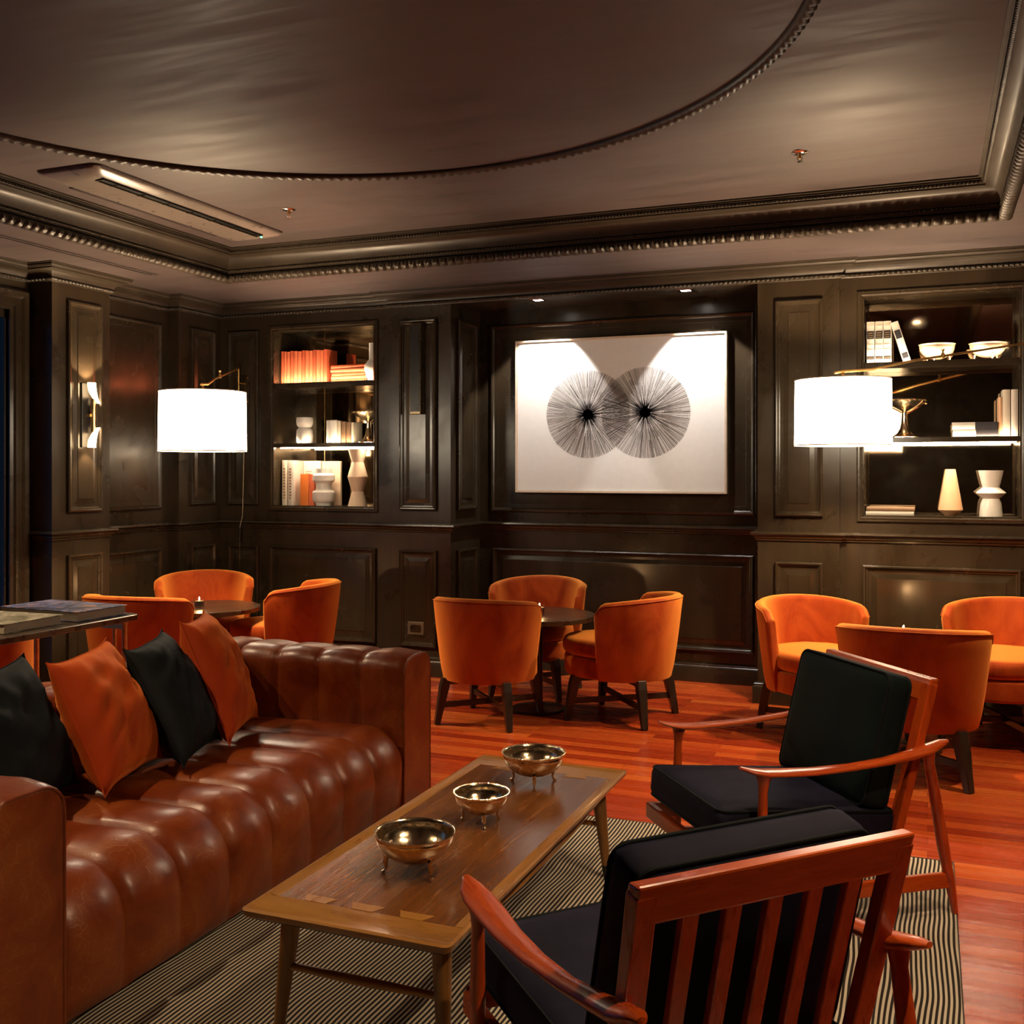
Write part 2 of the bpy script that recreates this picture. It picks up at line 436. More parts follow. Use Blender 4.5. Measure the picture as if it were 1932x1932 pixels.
def orn(per, amp, seq):
    def fn(s, i):
        w = abs(math.sin(PI * s / per)); w2 = math.sin(4 * PI * s / per + i * 1.3)
        k = seq[i] if i < len(seq) else 0
        return (k * amp * (w - .5 + .45 * w2), -k * amp * .8 * (w - .4))
    return fn
tray = [(TX0, TY0), (TX1, TY0), (TX1, TY1), (TX0, TY1)]       # left of travel = inside
t = MB()
orn_prof = [(-.012, 2.830), (.0, 2.818), (.018, 2.816), (.036, 2.824), (.048, 2.838), (.048, 2.854), (.038, 2.868), (.024, 2.876)]
sweep(tray, orn_prof, True, orn(.055, .012, [0, .3, .8, 1, 1, .8, .3, 0]), mb=t, step=.0069)
sweep(tray, [(.024, 2.876), (.036, 2.878), (.036, 2.888)], True, mb=t)
sweep(tray, [(.036, 2.888), (.044, 2.892), (.044, 2.900), (.038, 2.904)], True, orn(.022, .008, [0, 1, 1, 0]), mb=t, step=.0055)
cove = [(.038, 2.904), (.046, 2.906)] + [(.046 + .07 * (1 - math.cos(k * PI / 12)), 2.906 + .078 * math.sin(k * PI / 12)) for k in range(1, 7)]
sweep(tray, cove + [(.122, 2.984), (.122, 2.992)], True, mb=t)
sweep(tray, [(.122, 2.992), (.132, 2.996), (.134, 3.006), (.128, 3.010)], True, orn(.02, .007, [0, 1, 1, 0]), mb=t, step=.005)
sweep(tray, [(.128, 3.010), (.142, 3.012), (.142, 3.020), (.156, 3.022), (.156, 3.034)], True, mb=t)
o = struct(t.build('trim_1', CARVED, smooth=50)); o['label'] = 'dark carved cove moulding around the raised ceiling tray'
t = MB()
circ = [(CX + CR * math.cos(a), CY + CR * math.sin(a)) for a in [2 * PI * k / 960 for k in range(960)]]
nn = [0]
vs = []; fs = []
prof = [(-.004, 3.062), (-.004, 3.026), (.006, 3.010), (.022, 3.004), (.038, 3.012), (.046, 3.028)]
K = 960
for k in range(K):
    a = 2 * PI * k / K; w = abs(math.sin(a * 120)); w2 = math.sin(a * 240)
    for i, (q, z) in enumerate(prof):
        e = [0, 0, .6, 1, 1, 0][i] * .007 * (w - .5 + .4 * w2)
        vs.append((CX + (CR + q + e) * math.cos(a), CY + (CR + q + e) * math.sin(a), z - e))
for k in range(K):
    for i in range(5):
        a = k * 6 + i; b = ((k + 1) % K) * 6 + i; fs.append((a, b, b + 1, a + 1))
o = struct(t.add(vs, fs).build('trim_2', CARVED, smooth=50)); o['label'] = 'dark carved ring moulding around the round ceiling recess'

# walls
OL = (-4.785, -3.868, 1.222, 2.618); OR = (-.385, .528, 1.212, 2.608)
def wall_piece(mb, x0, x1, y, hole=None, y2=NB + .1, z1=3.1):
    if not hole: return mb.box(x0, x1, y, y2, 0, z1)
    a, b, z0, zt = hole
    mb.box(x0, a, y, y2, 0, z1); mb.box(b, x1, y, y2, 0, z1); mb.box(a, b, y, y2, 0, z0); mb.box(a, b, y, y2, zt, z1)
    mb.box(a, b, 7.235, y2, z0, zt)
wb = MB()
wall_piece(wb, XL - .3, -3.727, YB, OL); wall_piece(wb, -.515, XR + .2, YB, OR)
wb.box(-3.727, -3.225, PIL, NB + .1, 0, 3.1); wb.box(-1.025, -.515, PIL, NB + .1, 0, 3.1)
wb.box(-3.225, -1.025, NB, NB + .1, 0, 2.76); wb.box(-3.225, -1.025, PIL, NB + .1, 2.735, 3.1)
WB = struct(wb.build('wall_back', PAINT, smooth=0))
wl = MB()
wl.box(-5.47, -5.22, 5.107, 5.615, 0, 3.1); wl.box(-5.47, XL, 5.615, 6.40, 0, 3.1); wl.box(-5.47, -5.28, 6.40, YB, 0, 3.1)
WY0, WY1, WZ0, WZ1 = 3.35, 4.95, .12, 2.53
for a in (0, 1):
    d = a * -2.15
    wl.box(-5.47, -5.42, WY1 + d, 5.107 if a == 0 else WY0, 0, 3.1)
    wl.box(-5.47, -5.42, WY0 + d, WY1 + d, 0, WZ0); wl.box(-5.47, -5.42, WY0 + d, WY1 + d, WZ1, 3.1)
wl.box(-5.47, -5.42, YF - .2, WY0 - 2.15, 0, 3.1)
WLft = struct(wl.build('wall_left', PAINT, smooth=0))
WR = struct(MB().box(XR, XR + .15, YF - .2, NB, 0, 3.1).build('wall_right', PAINT, smooth=0))
WF = struct(MB().box(XL - .3, XR + .15, YF - .15, YF, 0, 3.1).build('wall_front', PAINT, smooth=0))

# windows (casing, glass)
for n, d in ((1, 0), (2, -2.15)):
    y0, y1 = WY0 + d, WY1 + d
    w = MB()
    # casing swept round the opening, drawn in the Y-Z plane
    M4 = Matrix(((0, 0, 1, -5.42), (1, 0, 0, 0), (0, 1, 0, 0), (0, 0, 0, 1)))
    sweep([(y0, WZ0), (y0, WZ1), (y1, WZ1), (y1, WZ0)], [(0, -.12), (0, .012), (.02, .02), (.03, .034), (.05, .036), (.075, .030), (.09, .044), (.12, .048), (.135, .03), (.135, -.005)], True, T=M4, mb=w)
    o = struct(w.build('window_%d' % n, TRIMP, smooth=30)); o['label'] = 'dark moulded casing around the tall night window'
    g = MB(); g.box(-5.455, -5.449, y0, y1, WZ0, WZ1); go = g.build('pane', NIGHT, o, smooth=0)
    b = MB(); b.box(-5.466, -5.438, (y0 + y1) / 2 - .02, (y0 + y1) / 2 + .02, WZ0, WZ1); b.box(-5.466, -5.438, y0, y1, WZ0, WZ0 + .05); b.box(-5.466, -5.438, y0, y1, WZ1 - .05, WZ1)
    b.box(-5.466, -5.438, y0, y0 + .04, WZ0, WZ1); b.box(-5.466, -5.438, y1 - .015, y1, WZ0, WZ1)
    b.build('sash', TRIMP, o, smooth=0)

# raised wall panels
PPROF = [(0, 0), (0, .014), (.008, .020), (.016, .018), (.024, .008), (.032, .006), (.034, -.006), (.052, -.006), (.082, .006), (.084, .010), (.086, .010)]
FPROF = [(0, 0), (0, .010), (.010, .016), (.022, .010), (.030, .002), (.060, .001), (.062, -.006), (.075, -.008)]
def panel(a, b, z0, z1, plane, pos, parent, prof=PPROF, name='raised_panel'):
    """plane 'y': wall facing -Y at Y=pos, a..b in X; plane 'x': wall facing +X at X=pos, a..b in Y; 'X': facing -X"""
    m = MB(); vs = []
    k = min(1, (b - a) / .30) if (b - a) < .30 else 1
    k = min(k, 1)
    for i, h in prof:
        i *= k
        for u, z in ((a + i, z0 + i), (b - i, z0 + i), (b - i, z1 - i), (a + i, z1 - i)):
            h2 = max(h, -.0) + .0105
            if plane == 'y': vs.append((u, pos - h2, z))
            elif plane == 'x': vs.append((pos + h2, u, z))
            else: vs.append((pos - h2, u, z))
    n = len(prof); fs = []
    for r in range(n - 1):
        for j in range(4):
            p, q = r * 4 + j, r * 4 + (j + 1) % 4
            fs.append((p, q, q + 4, p + 4))
    e = (n - 1) * 4; fs.append((e, e + 1, e + 2, e + 3))
    # skirt back to the wall
    o = len(vs)
    for u, z in ((a, z0), (b, z0), (b, z1), (a, z1)):
        vs.append((u, pos + .001, z) if plane == 'y' else ((pos - .001, u, z) if plane == 'x' else (pos + .001, u, z)))
    for j in range(4): fs.append((o + j, o + (j + 1) % 4, (j + 1) % 4, j))
    m.add(vs, fs); ob = m.build(name, TRIMP, parent, smooth=0, merge=True)
    return ob
P_ = lambda *a, **k: panel(*a, **k)
P_(-5.19, -4.905, 1.24, 2.615, 'y', YB, WB); P_(-5.19, -4.905, .21, .92, 'y', YB, WB)
P_(-4.80, -3.855, .21, .922, 'y', YB, WB)
P_(-3.635, -3.335, 1.218, 2.62, 'y', PIL, WB); P_(-3.635, -3.335, .21, .922, 'y', PIL, WB)
P_(-.912, -.617, 1.215, 2.60, 'y', PIL, WB); P_(-.912, -.617, .21, .922, 'y', PIL, WB)
P_(-.38, .52, .21, .915, 'y', YB, WB); P_(.63, .93, .21, .92, 'y', YB, WB); P_(.63, .93, 1.24, 2.615, 'y', YB, WB)
P_(-3.115, -1.13, .225, .912, 'y', NB, WB)
P_(-3.13, -1.125, 1.195, 2.625, 'y', NB, WB, prof=FPROF)
P_(6.96, 7.30, 1.218, 2.62, 'x', -3.225, WB); P_(6.96, 7.30, .21, .922, 'x', -3.225, WB)
P_(6.96, 7.30, 1.218, 2.62, 'X', -1.025, WB); P_(6.96, 7.30, .21, .922, 'X', -1.025, WB)
P_(5.225, 5.525, 1.235, 2.62, 'x', -5.22, WLft); P_(5.225, 5.525, .21, .955, 'x', -5.22, WLft)
P_(5.69, 6.31, 1.22, 2.61, 'x', XL, WLft, prof=FPROF); P_(5.69, 6.31, .21, .925, 'x', XL, WLft)
P_(6.52, 6.81, 1.245, 2.61, 'x', -5.28, WLft); P_(6.52, 6.81, .21, .93, 'x', -5.28, WLft)
for k in range(4):
    P_(YF + .25 + k * 1.95, YF + 1.95 + k * 1.95, 1.22, 2.61, 'X', XR, WR, prof=FPROF); P_(YF + .25 + k * 1.95, YF + 1.95 + k * 1.95, .21, .92, 'X', XR, WR)

# cornice, chair rail, baseboard follow every step of the walls
wpath = [(XR, YF), (XR, YB), (-.515, YB), (-.515, PIL), (-3.727, PIL), (-3.727, YB), (-5.28, YB), (-5.28, 6.40), (XL, 6.40), (XL, 5.615), (-5.22, 5.615), (-5.22, 5.107), (-5.42, 5.107), (-5.42, YF)]
npath = [(XR, YF), (XR, YB), (-.515, YB), (-.515, PIL), (-1.025, PIL), (-1.025, NB), (-3.225, NB), (-3.225, PIL), (-3.727, PIL), (-3.727, YB), (-5.28, YB), (-5.28, 6.40), (XL, 6.40), (XL, 5.615), (-5.22, 5.615), (-5.22, 5.107), (-5.42, 5.107)]
t = MB()
sweep(wpath, [(0, 2.722), (.010, 2.723), (.012, 2.727)], mb=t)
sweep(wpath, [(.012, 2.727), (.026, 2.729), (.032, 2.737), (.027, 2.746), (.014, 2.749)], fn=orn(.03, .009, [0, .8, 1, .8, 0]), mb=t, step=.0075)
sweep(wpath, [(.014, 2.749), (.020, 2.751), (.022, 2.760), (.034, 2.774), (.056, 2.786), (.082, 2.793), (.082, 2.801), (.096, 2.803), (.104, 2.812), (.104, 2.822), (.112, 2.824), (.112, 2.832)], mb=t)
o = struct(t.build('trim_3', CARVED, smooth=35)); o['label'] = 'dark cornice with a carved rope line along the tops of the walls'
t = MB()
sweep(npath, [(0, 1.052), (.010, 1.056), (.012, 1.066), (.020, 1.072), (.024, 1.086), (.036, 1.092), (.042, 1.100), (.040, 1.110), (.028, 1.114), (.0, 1.116)], mb=t)
o = struct(t.build('trim_4', TRIMP, smooth=35)); o['label'] = 'dark chair rail moulding running round the panelled walls'
t = MB()
sweep(npath, [(.030, -.01), (.030, .105), (.026, .112), (.020, .118), (.020, .128), (.010, .136), (0, .14)], mb=t)
struct(t.build('baseboard_back', TRIMP, smooth=35))

# ------------------------------------------------------------------ ceiling fittings
ACM = plain('taupe_enamel', (.20, .165, .145), .32)
ac = thing('ceiling_air_conditioner', 'long shallow ceiling air unit with a dark slot, left part of the ceiling', 'air conditioner', (-4.02, 4.83, CZ))
def rrect(hx, hy, r, n=6):
    pts = []
    for cx, cy, a0 in ((hx - r, hy - r, 0), (-hx + r, hy - r, PI / 2), (-hx + r, -hy + r, PI), (hx - r, -hy + r, 1.5 * PI)):
        for k in range(n + 1):
            a = a0 + PI / 2 * k / n; pts.append((cx + r * math.cos(a), cy + r * math.sin(a)))
    return pts
m = MB(); lv = [(0, .002), (0, -.010), (.012, -.022), (.07, -.042), (.10, -.046)]
n = None; vs = []; fs = []
for i, z in lv:
    pp = rrect(.205 - i, .815 - i, .05); n = len(pp); vs += [(x, y, z) for x, y in pp]
for r_ in range(len(lv) - 1):
    for k in range(n): fs.append((r_ * n + k, r_ * n + (k + 1) % n, (r_ + 1) * n + (k + 1) % n, (r_ + 1) * n + k))
fs.append(tuple((len(lv) - 1) * n + k for k in range(n)))
m.add(vs, fs).build('casing', ACM, ac, smooth=50)
m = MB(); m.box(.085, .14, -.70, .66, -.050, -.040); m.build('air_slot', BLACKM, ac, smooth=0)
m = MB(); m.box(.104, .108, -.69, .65, -.056, -.048)
for k in range(7): m.box(.088, .137, -.60 + k * .2, -.594 + k * .2, -.054, -.050)
m.build('louvre', BRONZE, ac, smooth=0)
m = MB()
for k in range(6): m.box(-.185 + k * .013, -.181 + k * .013, -.60, .60, -.0365 - .001 * k, -.028)
m.build('intake_ribs', CEIL, ac, smooth=0)
m = MB().tube([(.112, .680, -.044), (.112, .690, -.048)], .006, 8); m.build('indicator_lamp', emit('green_indicator', (.1, 1, .5), 2), ac)
sv = thing('linear_ceiling_vent', 'two long dark slots of an air vent in the left soffit', 'vent', (-4.85, 4.6, SZ))
for k, x in enumerate((-.022, .018)):
    MB().box(x, x + .012, -1.2, 1.02, -.004, .001).build('slot', BLACKM, sv, smooth=0)
MB().box(-.034, .042, -1.21, 1.03, -.002, .0005).build('frame', CEIL, sv, smooth=0)
def sprinkler(x, y, lab):
    s = thing('fire_sprinkler', lab, 'sprinkler', (x, y, CZ), 0, 'ceiling sprinklers')
    MB().lathe([(0, -.010), (.018, -.012), (.034, -.008), (.040, -.002), (.040, 0)], 24).build('escutcheon', CHROME, s)
    MB().lathe([(.008, -.030), (.008, -.008)], 12).build('body', BRASS, s)
    m = MB(); m.tube([(-.010, 0, -.010), (-.012, 0, -.030), (0, 0, -.044)], .002, 6); m.tube([(.010, 0, -.010), (.012, 0, -.030), (0, 0, -.044)], .002, 6)
    m.build('yoke_arms', CHROME, s)
    MB().lathe([(.0, -.047), (.014, -.046), (.014, -.044), (0, -.043)], 16).build('deflector', CHROME, s)
sprinkler(-3.459, 5.152, 'chrome sprinkler head on the ceiling beside the long air unit')
sprinkler(-.568, 5.137, 'chrome sprinkler head on the ceiling above the right drum lamp shade')

def spot(name, loc, aim, watt, angle, blend, col, size=.02, parent=None):
    l = bpy.data.lights.new(name, 'SPOT'); l.energy = watt; l.spot_size = R(angle); l.spot_blend = blend; l.color = col; l.shadow_soft_size = size
    o = bpy.data.objects.new(name, l); COL.objects.link(o); o.location = loc
    o.rotation_euler = (Vector(aim) - Vector(loc)).to_track_quat('-Z', 'Y').to_euler()
    if parent: o.parent = parent; o.location = Vector(loc) - parent.location
    return o
def downlight(loc, aim, watt, angle, blend, col, lab, size=.03, sq=False):
    d = thing('recessed_downlight', lab, 'downlight', loc, 0, None)
    if sq:
        m = MB(); hw = .045
        sweep([(-hw, -hw), (hw, -hw), (hw, hw), (-hw, hw)], [(.012, .0), (.010, -.004), (-.006, -.004), (-.008, 0.001)], True, mb=m); m.build('trim_ring', CHROME, d)
        MB().box(-.034, .034, -.034, .034, -.001, .0).build('lens', DLIGHT, d, smooth=0)
    else:
        MB().lathe([(.036, -.001), (.040, -.005), (.052, -.004), (.055, 0)], 24, caps=False).build('trim_ring', BRONZE, d)
        MB().lathe([(.0, -.001), (.036, -.001)], 24).build('lens', DLIGHT, d)
    spot('bulb', (loc[0], loc[1], loc[2] - .012), aim, watt, angle, blend, col, size, d)
    return d
WARM = (1, .70, .40); SOFT = (1, .71, .42); WHITE = (1, .92, .84)
downlight((-2.60, 7.02, 2.735), (-2.68, 7.36, 1.9), 24, 78, .2, WHITE, 'small square downlight in the niche soffit, above the left burst of the artwork', .015, True)
downlight((-1.53, 7.02, 2.735), (-1.46, 7.36, 1.9), 24, 78, .2, WHITE, 'small square downlight in the niche soffit, above the right burst of the artwork', .015, True)

# ------------------------------------------------------------------ built-in bookshelves
def strip_light(parent, x0, x1, y, z, w, up, tilt=0):
    l = bpy.data.lights.new('led_light', 'AREA'); l.shape = 'RECTANGLE'; l.size = x1 - x0; l.size_y = .012; l.energy = w; l.color = (1, .76, .50)
    o = bpy.data.objects.new('led_light', l); COL.objects.link(o); o.parent = parent; o.location = ((x0 + x1) / 2, y, z)
    o.rotation_euler = ((PI if up else 0) + tilt, 0, 0)
def bookshelf(hole, lab, seam):
    a, b, z0, z1 = hole
    t = thing('built_in_bookshelf', lab, 'bookshelf', ((a + b) / 2, YB, z0), 0, 'built-in bookshelves')
    ox, oz = -(a + b) / 2, -z0
    T = Tr(ox, -YB, oz)
    m = MB(); e = .0
    m.box(a, a + .014, YB - .002, 7.225, z0, z1, T); m.box(b - .014, b, YB - .002, 7.225, z0, z1, T)
    m.box(a, b, YB - .002, 7.225, z0, z0 + .014, T); m.box(a, b, YB - .002, 7.225, z1 - .014, z1, T)
    m.build('casing', TRIMP, t, smooth=0)
    m = MB(); M5 = T @ Matrix(((1, 0, 0, 0), (0, 0, -1, YB), (0, 1, 0, 0), (0, 0, 0, 1)))
    sweep([(a, z0), (b, z0), (b, z1), (a, z1)], [(-.03, 0), (-.03, .008), (-.022, .016), (-.012, .014), (-.004, .018), (.006, .010), (.006, -.003)], True, T=M5, mb=m)
    m.build('frame', TRIMP, t, smooth=30)
    MB().box(a + .014, b - .014, 7.205, 7.212, z0 + .014, z1 - .014, T).build('mirror_back', MIRROR, t, smooth=0)
    if seam: MB().box(a + .285, a + .289, 7.2035, 7.2055, z0 + .014, z1 - .014, T).build('mirror_seam', BRASS, t, smooth=0)
    for k, zt in enumerate((2.185 - .0, 1.722)):
        if a > -1: zt -= .008
        s = MB().box(a + .014, b - .014, YB + .012, 7.2, zt - .032, zt, T).build('shelf', TRIMP, t, smooth=0, bevel=.003)
        if k == 1:
            MB().box(a + .04, b - .03, YB + .05, YB + .062, zt - .040, zt - .032, T).build('led_strip', LED, s, smooth=0)
            strip_light(t, a + .04 + ox, b - .03 + ox, .056, zt - .0405 + oz, 1.2, False)
            strip_light(t, a + .04 + ox, b - .03 + ox, .06, zt + .006 + oz, .6, True, R(-25))
        else:
            MB().box(a + .014, b - .014, YB + .012, YB + .020, zt, zt + .009, T).build('front_lip', TRIMP, s, smooth=0)
            MB().box(a + .03, b - .03, YB + .024, YB + .034, zt, zt + .004, T).build('led_strip', LED, s, smooth=0)
            strip_light(t, a + .03 + ox, b - .03 + ox, .030, zt + .006 + oz, 1.0, True, R(-30))
    return t
bookshelf(OL, 'built-in niche bookshelf with coral books and white vases, left of the artwork', True)
bookshelf(OR, 'built-in niche bookshelf with footed bowls and pale vases, behind the right lamp', False)
SL1, SL2, SL0 = 2.185, 1.722, 1.236
SR1, SR2, SR0 = 2.177, 1.714, 1.226

def book_mesh(w, d, h, cover):
    """spine on -Y side: w thickness(X), d depth(Y), h height(Z), origin bottom centre"""
    m = MB(); t = .0025
    m.mi = 0
    m.box(-w / 2, -w / 2 + t, 0, d, 0, h); m.box(w / 2 - t, w / 2, 0, d, 0, h)
    # rounded spine
    sp = [(-w / 2, .0), (-w / 2 * .6, -.0035), (0, -.005), (w / 2 * .6, -.0035), (w / 2, 0), (w / 2, t), (-w / 2, t)]
    m.prism(sp, 0, h)
    m.mi = 1; m.box(-w / 2 + t, w / 2 - t, t, d - .004, .003, h - .003)
    return m
def book(x, y, z, w, d, h, cover, lab, group=None, rot=None, cat='book'):
    o = book_mesh(w, d, h, cover).build('book', [cover, PAPER], smooth=30)
    o.location = (x, y, z)
    if rot: o.rotation_euler = rot
    tag(o, lab, cat, group); return o
x = OL[0] + .022; row = []
ws = [.030, .028, .034, .038, .040, .042, .036, .040, .038, .034, .042, .032, .036]
tot = sum(ws); sc_ = .425 / tot
names = ['first', 'second', 'third', 'fourth', 'fifth', 'sixth', 'seventh', 'eighth', 'ninth', 'tenth', 'eleventh', 'twelfth', 'last']
for i, w in enumerate(ws):
    w *= sc_
    book(x + w / 2, 6.985, SL1, w - .0025, .15, .268 - .003 * (i % 3), CORAL if i % 3 else CORAL2,
         'upright coral cloth book on the top left shelf, %s of the row from the left' % names[i], 'coral books standing on the top left shelf')
    x += w
st = [(.030, .30), (.027, .31), (.028, .29), (.030, .32), (.028, .30)]; z = SL1
lv = ['bottom', 'second from bottom', 'middle', 'second from top', 'topmost']
for i, (w, h) in enumerate(st):
    book(-4.155 + .006 * (i % 2), 6.99, z + w / 2, w - .001, .17, h, CORAL if i % 2 else CORAL2, 'flat coral book by the white bottle vase, %s of its stack' % lv[i],
         'coral books lying flat on the top left shelf', (0, PI / 2, .03 * ((i % 3) - 1)))
    bpy.context.view_layer.update()
    COL.objects[-1].location.x -= h / 2; z += w
def lathe_vase(name, prof, mat, loc, lab, cat='vase', seg=40, sharp=30, rim=True, parts=None):
    o = MB().lathe(prof, seg).build(name, mat, smooth=sharp); o.location = loc; tag(o, lab, cat); return o
def inner(prof, th=.006):
    """closes a vase: adds an inside wall"""
    top = prof[-1]
    return prof + [(top[0] - th, top[1])] + [(max(.002, top[0] - th - .002), top[1] - .03), (.004, top[1] - .05)]
lathe_vase('bottle_vase', inner([(.0, 0), (.028, 0), (.032, .004), (.052, .05), (.066, .10), (.062, .135), (.040, .162), (.030, .172), (.030, .30)]), WHITECER, (-3.948, 7.01, SL1), 'white bottle vase with a round belly and tall neck beside the coral stack', sharp=50)
lathe_vase('hourglass_vase', inner([(0, 0), (.055, 0), (.064, .012), (.066, .06), (.064, .105), (.050, .122), (.046, .126), (.060, .142), (.066, .165), (.066, .192), (.064, .205)]), WHITECER, (-4.565, 7.02, SL2), 'small white vase pinched above the middle, alone at left of the middle left shelf', sharp=50)
# middle books and cylinder
lathe_vase('cylinder_vase', inner([(0, 0), (.048, 0), (.052, .004), (.052, .176)]), WHITECER, (-4.30, 7.01, SL2), 'plain white cylinder vase on the middle left shelf, beside the small books', sharp=50)
for i, (x, w, h, mt, lab) in enumerate([(-4.235, .030, .172, CREAM, 'thin cream book standing right against the white cylinder vase'), (-4.195, .040, .165, TANBOOK, 'thick brown book standing on the middle left shelf'), (-4.150, .040, .160, TANBOOK, 'brown book beside the foot of the left cake stand, right of the thickest one'), (-4.115, .022, .158, CREAM, 'thin pale book nearest the left silver cake stand')]):
    book(x, 6.99, SL2, w, .13, h, mt, lab, 'small books on the middle left shelf')
def tazza(loc, lab, s=1):
    t = thing('footed_cake_stand', lab, 'cake stand', loc, 0, 'silver footed stands')
    MB().lathe([(0, 0), (.088 * s, 0), (.088 * s, .006), (.070 * s, .012), (.045 * s, .03), (.028 * s, .06), (.020 * s, .10), (.016 * s, .16), (.020 * s, .17)], 40).build('foot', SILVER, t, smooth=60)
    m = MB(); m.lathe([(.016, .165), (.05, .185), (.09, .205), (.115, .228), (.132, .238), (.130, .242), (.112, .233), (.085, .212), (.04, .195), (0, .190)], 48).build('dish', SILVER, t, smooth=60)
    m = MB()
    for k in range(24):
        a = 2 * PI * k / 24; m.lathe([(0, -.006), (.009, 0), (0, .006)], 6, (.128 * math.cos(a), .128 * math.sin(a), .234))
    m.build('beaded_rim', SILVER, t)
    return t
tazza((-4.005, 7.045, SL2), 'silver footed cake stand on the middle left shelf')
tazza((-.135, 7.05, SR2), 'silver footed cake stand half hidden by the right lamp shade')
# bottom left shelf
for i, (x, w, h, d, mt, lab) in enumerate([(-4.728, .048, .355, .16, CREAM, 'tall cream book with lettered spine, leftmost on the bottom left shelf'), (-4.672, .052, .353, .16, IVORY, 'tall ivory book with lettered spine standing second on the bottom left shelf'), (-4.560, .160, .350, .02, CREAM, 'large cream book standing face out behind the orange book'), (-4.385, .170, .348, .02, BEIGECER, 'large tan book standing face out behind the stacked-ring vase')]):
    y = 6.985 if d > .1 else 7.12
    b = book(x, y, SL0, w, d, h, mt, lab, 'tall books on the bottom left shelf')
    m = MB()
    if d > .1:
        for k in range(11): m.box(-w * .18, w * .18 * (1 if k % 3 else .5), -.0062, -.0052, h * (.14 + k * .065), h * (.14 + k * .065) + .012)
    elif i == 2:
        for r_ in range(3): m.box(-.055, .0 - .01 * r_, -.0064, -.0054, .262 - r_ * .018, .268 - r_ * .018)
        m.box(.03, .064, -.0064, -.0054, .262, .272)
    else: m.box(-.075, -.03, -.0064, -.0054, .262, .272)
    m.build('printed_lettering', TANBOOK, b, smooth=0)
book(-4.555, 7.0, SL0, .075, .10, .245, ORBOOK, 'bright orange book on the bottom left shelf, left of the stacked-ring vase', 'orange books on the bottom left shelf')
book(-4.490, 7.0, SL0, .05, .10, .243, CORAL, 'red orange book tucked behind the stacked-ring vase', 'orange books on the bottom left shelf')
rp = [(0, 0), (.062, 0), (.066, .02), (.080, .03), (.088, .05), (.088, .105), (.078, .115), (.064, .122), (.060, .145), (.064, .175), (.076, .185), (.086, .196), (.086, .235), (.076, .248), (.066, .252), (.062, .288)]
lathe_vase('ringed_vase', inner(rp), WHITECER, (-4.375, 6.995, SL0), 'matt white vase of stacked rings on the bottom left shelf', sharp=35)
zz = [(0, 0), (.078, 0), (.048, .125), (.078, .245), (.048, .365), (.076, .455)]
lathe_vase('zigzag_vase', inner([(0, 0), (.076, 0), (.046, .112), (.078, .225), (.046, .338), (.074, .438)]), BEIGECER, (-4.075, 7.0, SL0), 'tall zigzag beige vase on the bottom left shelf, under the cake stand', sharp=20)
# right shelf top
for i, xx in enumerate((-.336, -.285, -.236)):
    b = book(xx, 6.985, SR1, .047, .17, .275, IVORY, 'upright ivory volume with black spine labels on the top right shelf, %s of three' % ['leftmost', 'middle', 'rightmost'][i], 'ivory volumes on the top right shelf')
    MB().box(-.021, .021, -.0065, -.0048, .165, .215).build('spine_label', BLACKLAB, b, smooth=0); MB().box(-.021, .021, -.0065, -.0048, .035, .055).build('spine_label', BLACKLAB, b, smooth=0)
    m = MB()
    for q in (.172, .186, .200, .042): m.box(-.014, .014, -.0072, -.0062, q, q + .005)
    for q in (.10, .13, .25, .262): m.box(-.021, .021, -.0062, -.005, q, q + .002)
    m.build('gilt_lettering', BRASS, b, smooth=0)
b = book(-.115, 6.985, SR1 + .004, .045, .17, .275, IVORY, 'ivory volume leaning to the left against the upright ones', 'ivory volumes on the top right shelf', (0, R(-17), 0))
MB().box(-.018, .018, -.0065, -.0048, .165, .22).build('spine_label', BLACKLAB, b, smooth=0); MB().box(-.018, .018, -.0065, -.0048, .035, .07).build('spine_label', BLACKLAB, b, smooth=0)

def bowl(loc, r, h, lab, rz=0, group=None, legs=3, mat=SILVER, k=1):
    t = thing('footed_bowl', lab, 'bowl', loc, rz, group)
    lh = .030 * k; b = h - lh
    pr = [(r * .96 * math.sin(a), lh + b * .88 * (1 - math.cos(a))) for a in [.03 + (PI / 2 - .03) * q / 12 for q in range(13)]]
    pr += [(r * .955, lh + b * .90), (r * .965, lh + b * .92), (r * .99, lh + b * .985), (r, lh + b), (r * .99, lh + b * 1.005)]
    pi_ = [(r * .955, lh + b * .97)] + [(r * .93 * math.cos(a), lh + b * (.05 + .83 * (1 - math.sin(a)))) for a in [(PI / 2 - .03) * q / 11 for q in range(12)]]
    MB().lathe(pr + pi_, 64).build('bowl', mat, t, smooth=60)
    m = MB()
    for q in range(56):
        a = 2 * PI * q / 56; m.lathe([(0, -.0022), (.0028, 0), (0, .0022)], 5, (r * 1.0 * math.cos(a), r * 1.0 * math.sin(a), lh + b))
    m.build('beaded_rim', mat, t)
    for q in range(legs):
        a = 2 * PI * q / legs; d = Vector((math.cos(a), math.sin(a), 0)); sgn = [(r * .70, lh + b * .24, .009), (r * .73, lh * 1.0, .008), (r * .70, lh * .6, .0055), (r * .735, lh * .3, .0048), (r * .78, lh * .12, .008), (r * .82, .004, .006)]
        MB().tube([d * p + Vector((0, 0, z * 1.0)) for p, z, _ in sgn], [(w * k, w * k * .8) for _, _, w in sgn], 8).build('leg', mat, t, smooth=60)
    return t
bowl((.055, 7.03, SR1), .108, .118, 'shallow lit metal bowl on the top right shelf, next to the leaning book', .3, 'bowls on the top right shelf', k=.8, mat=COPPER)
bowl((.345, 7.03, SR1), .108, .112, 'shallow lit metal bowl on the top right shelf, nearest the right edge', .8, 'bowls on the top right shelf', k=.8, mat=COPPER)
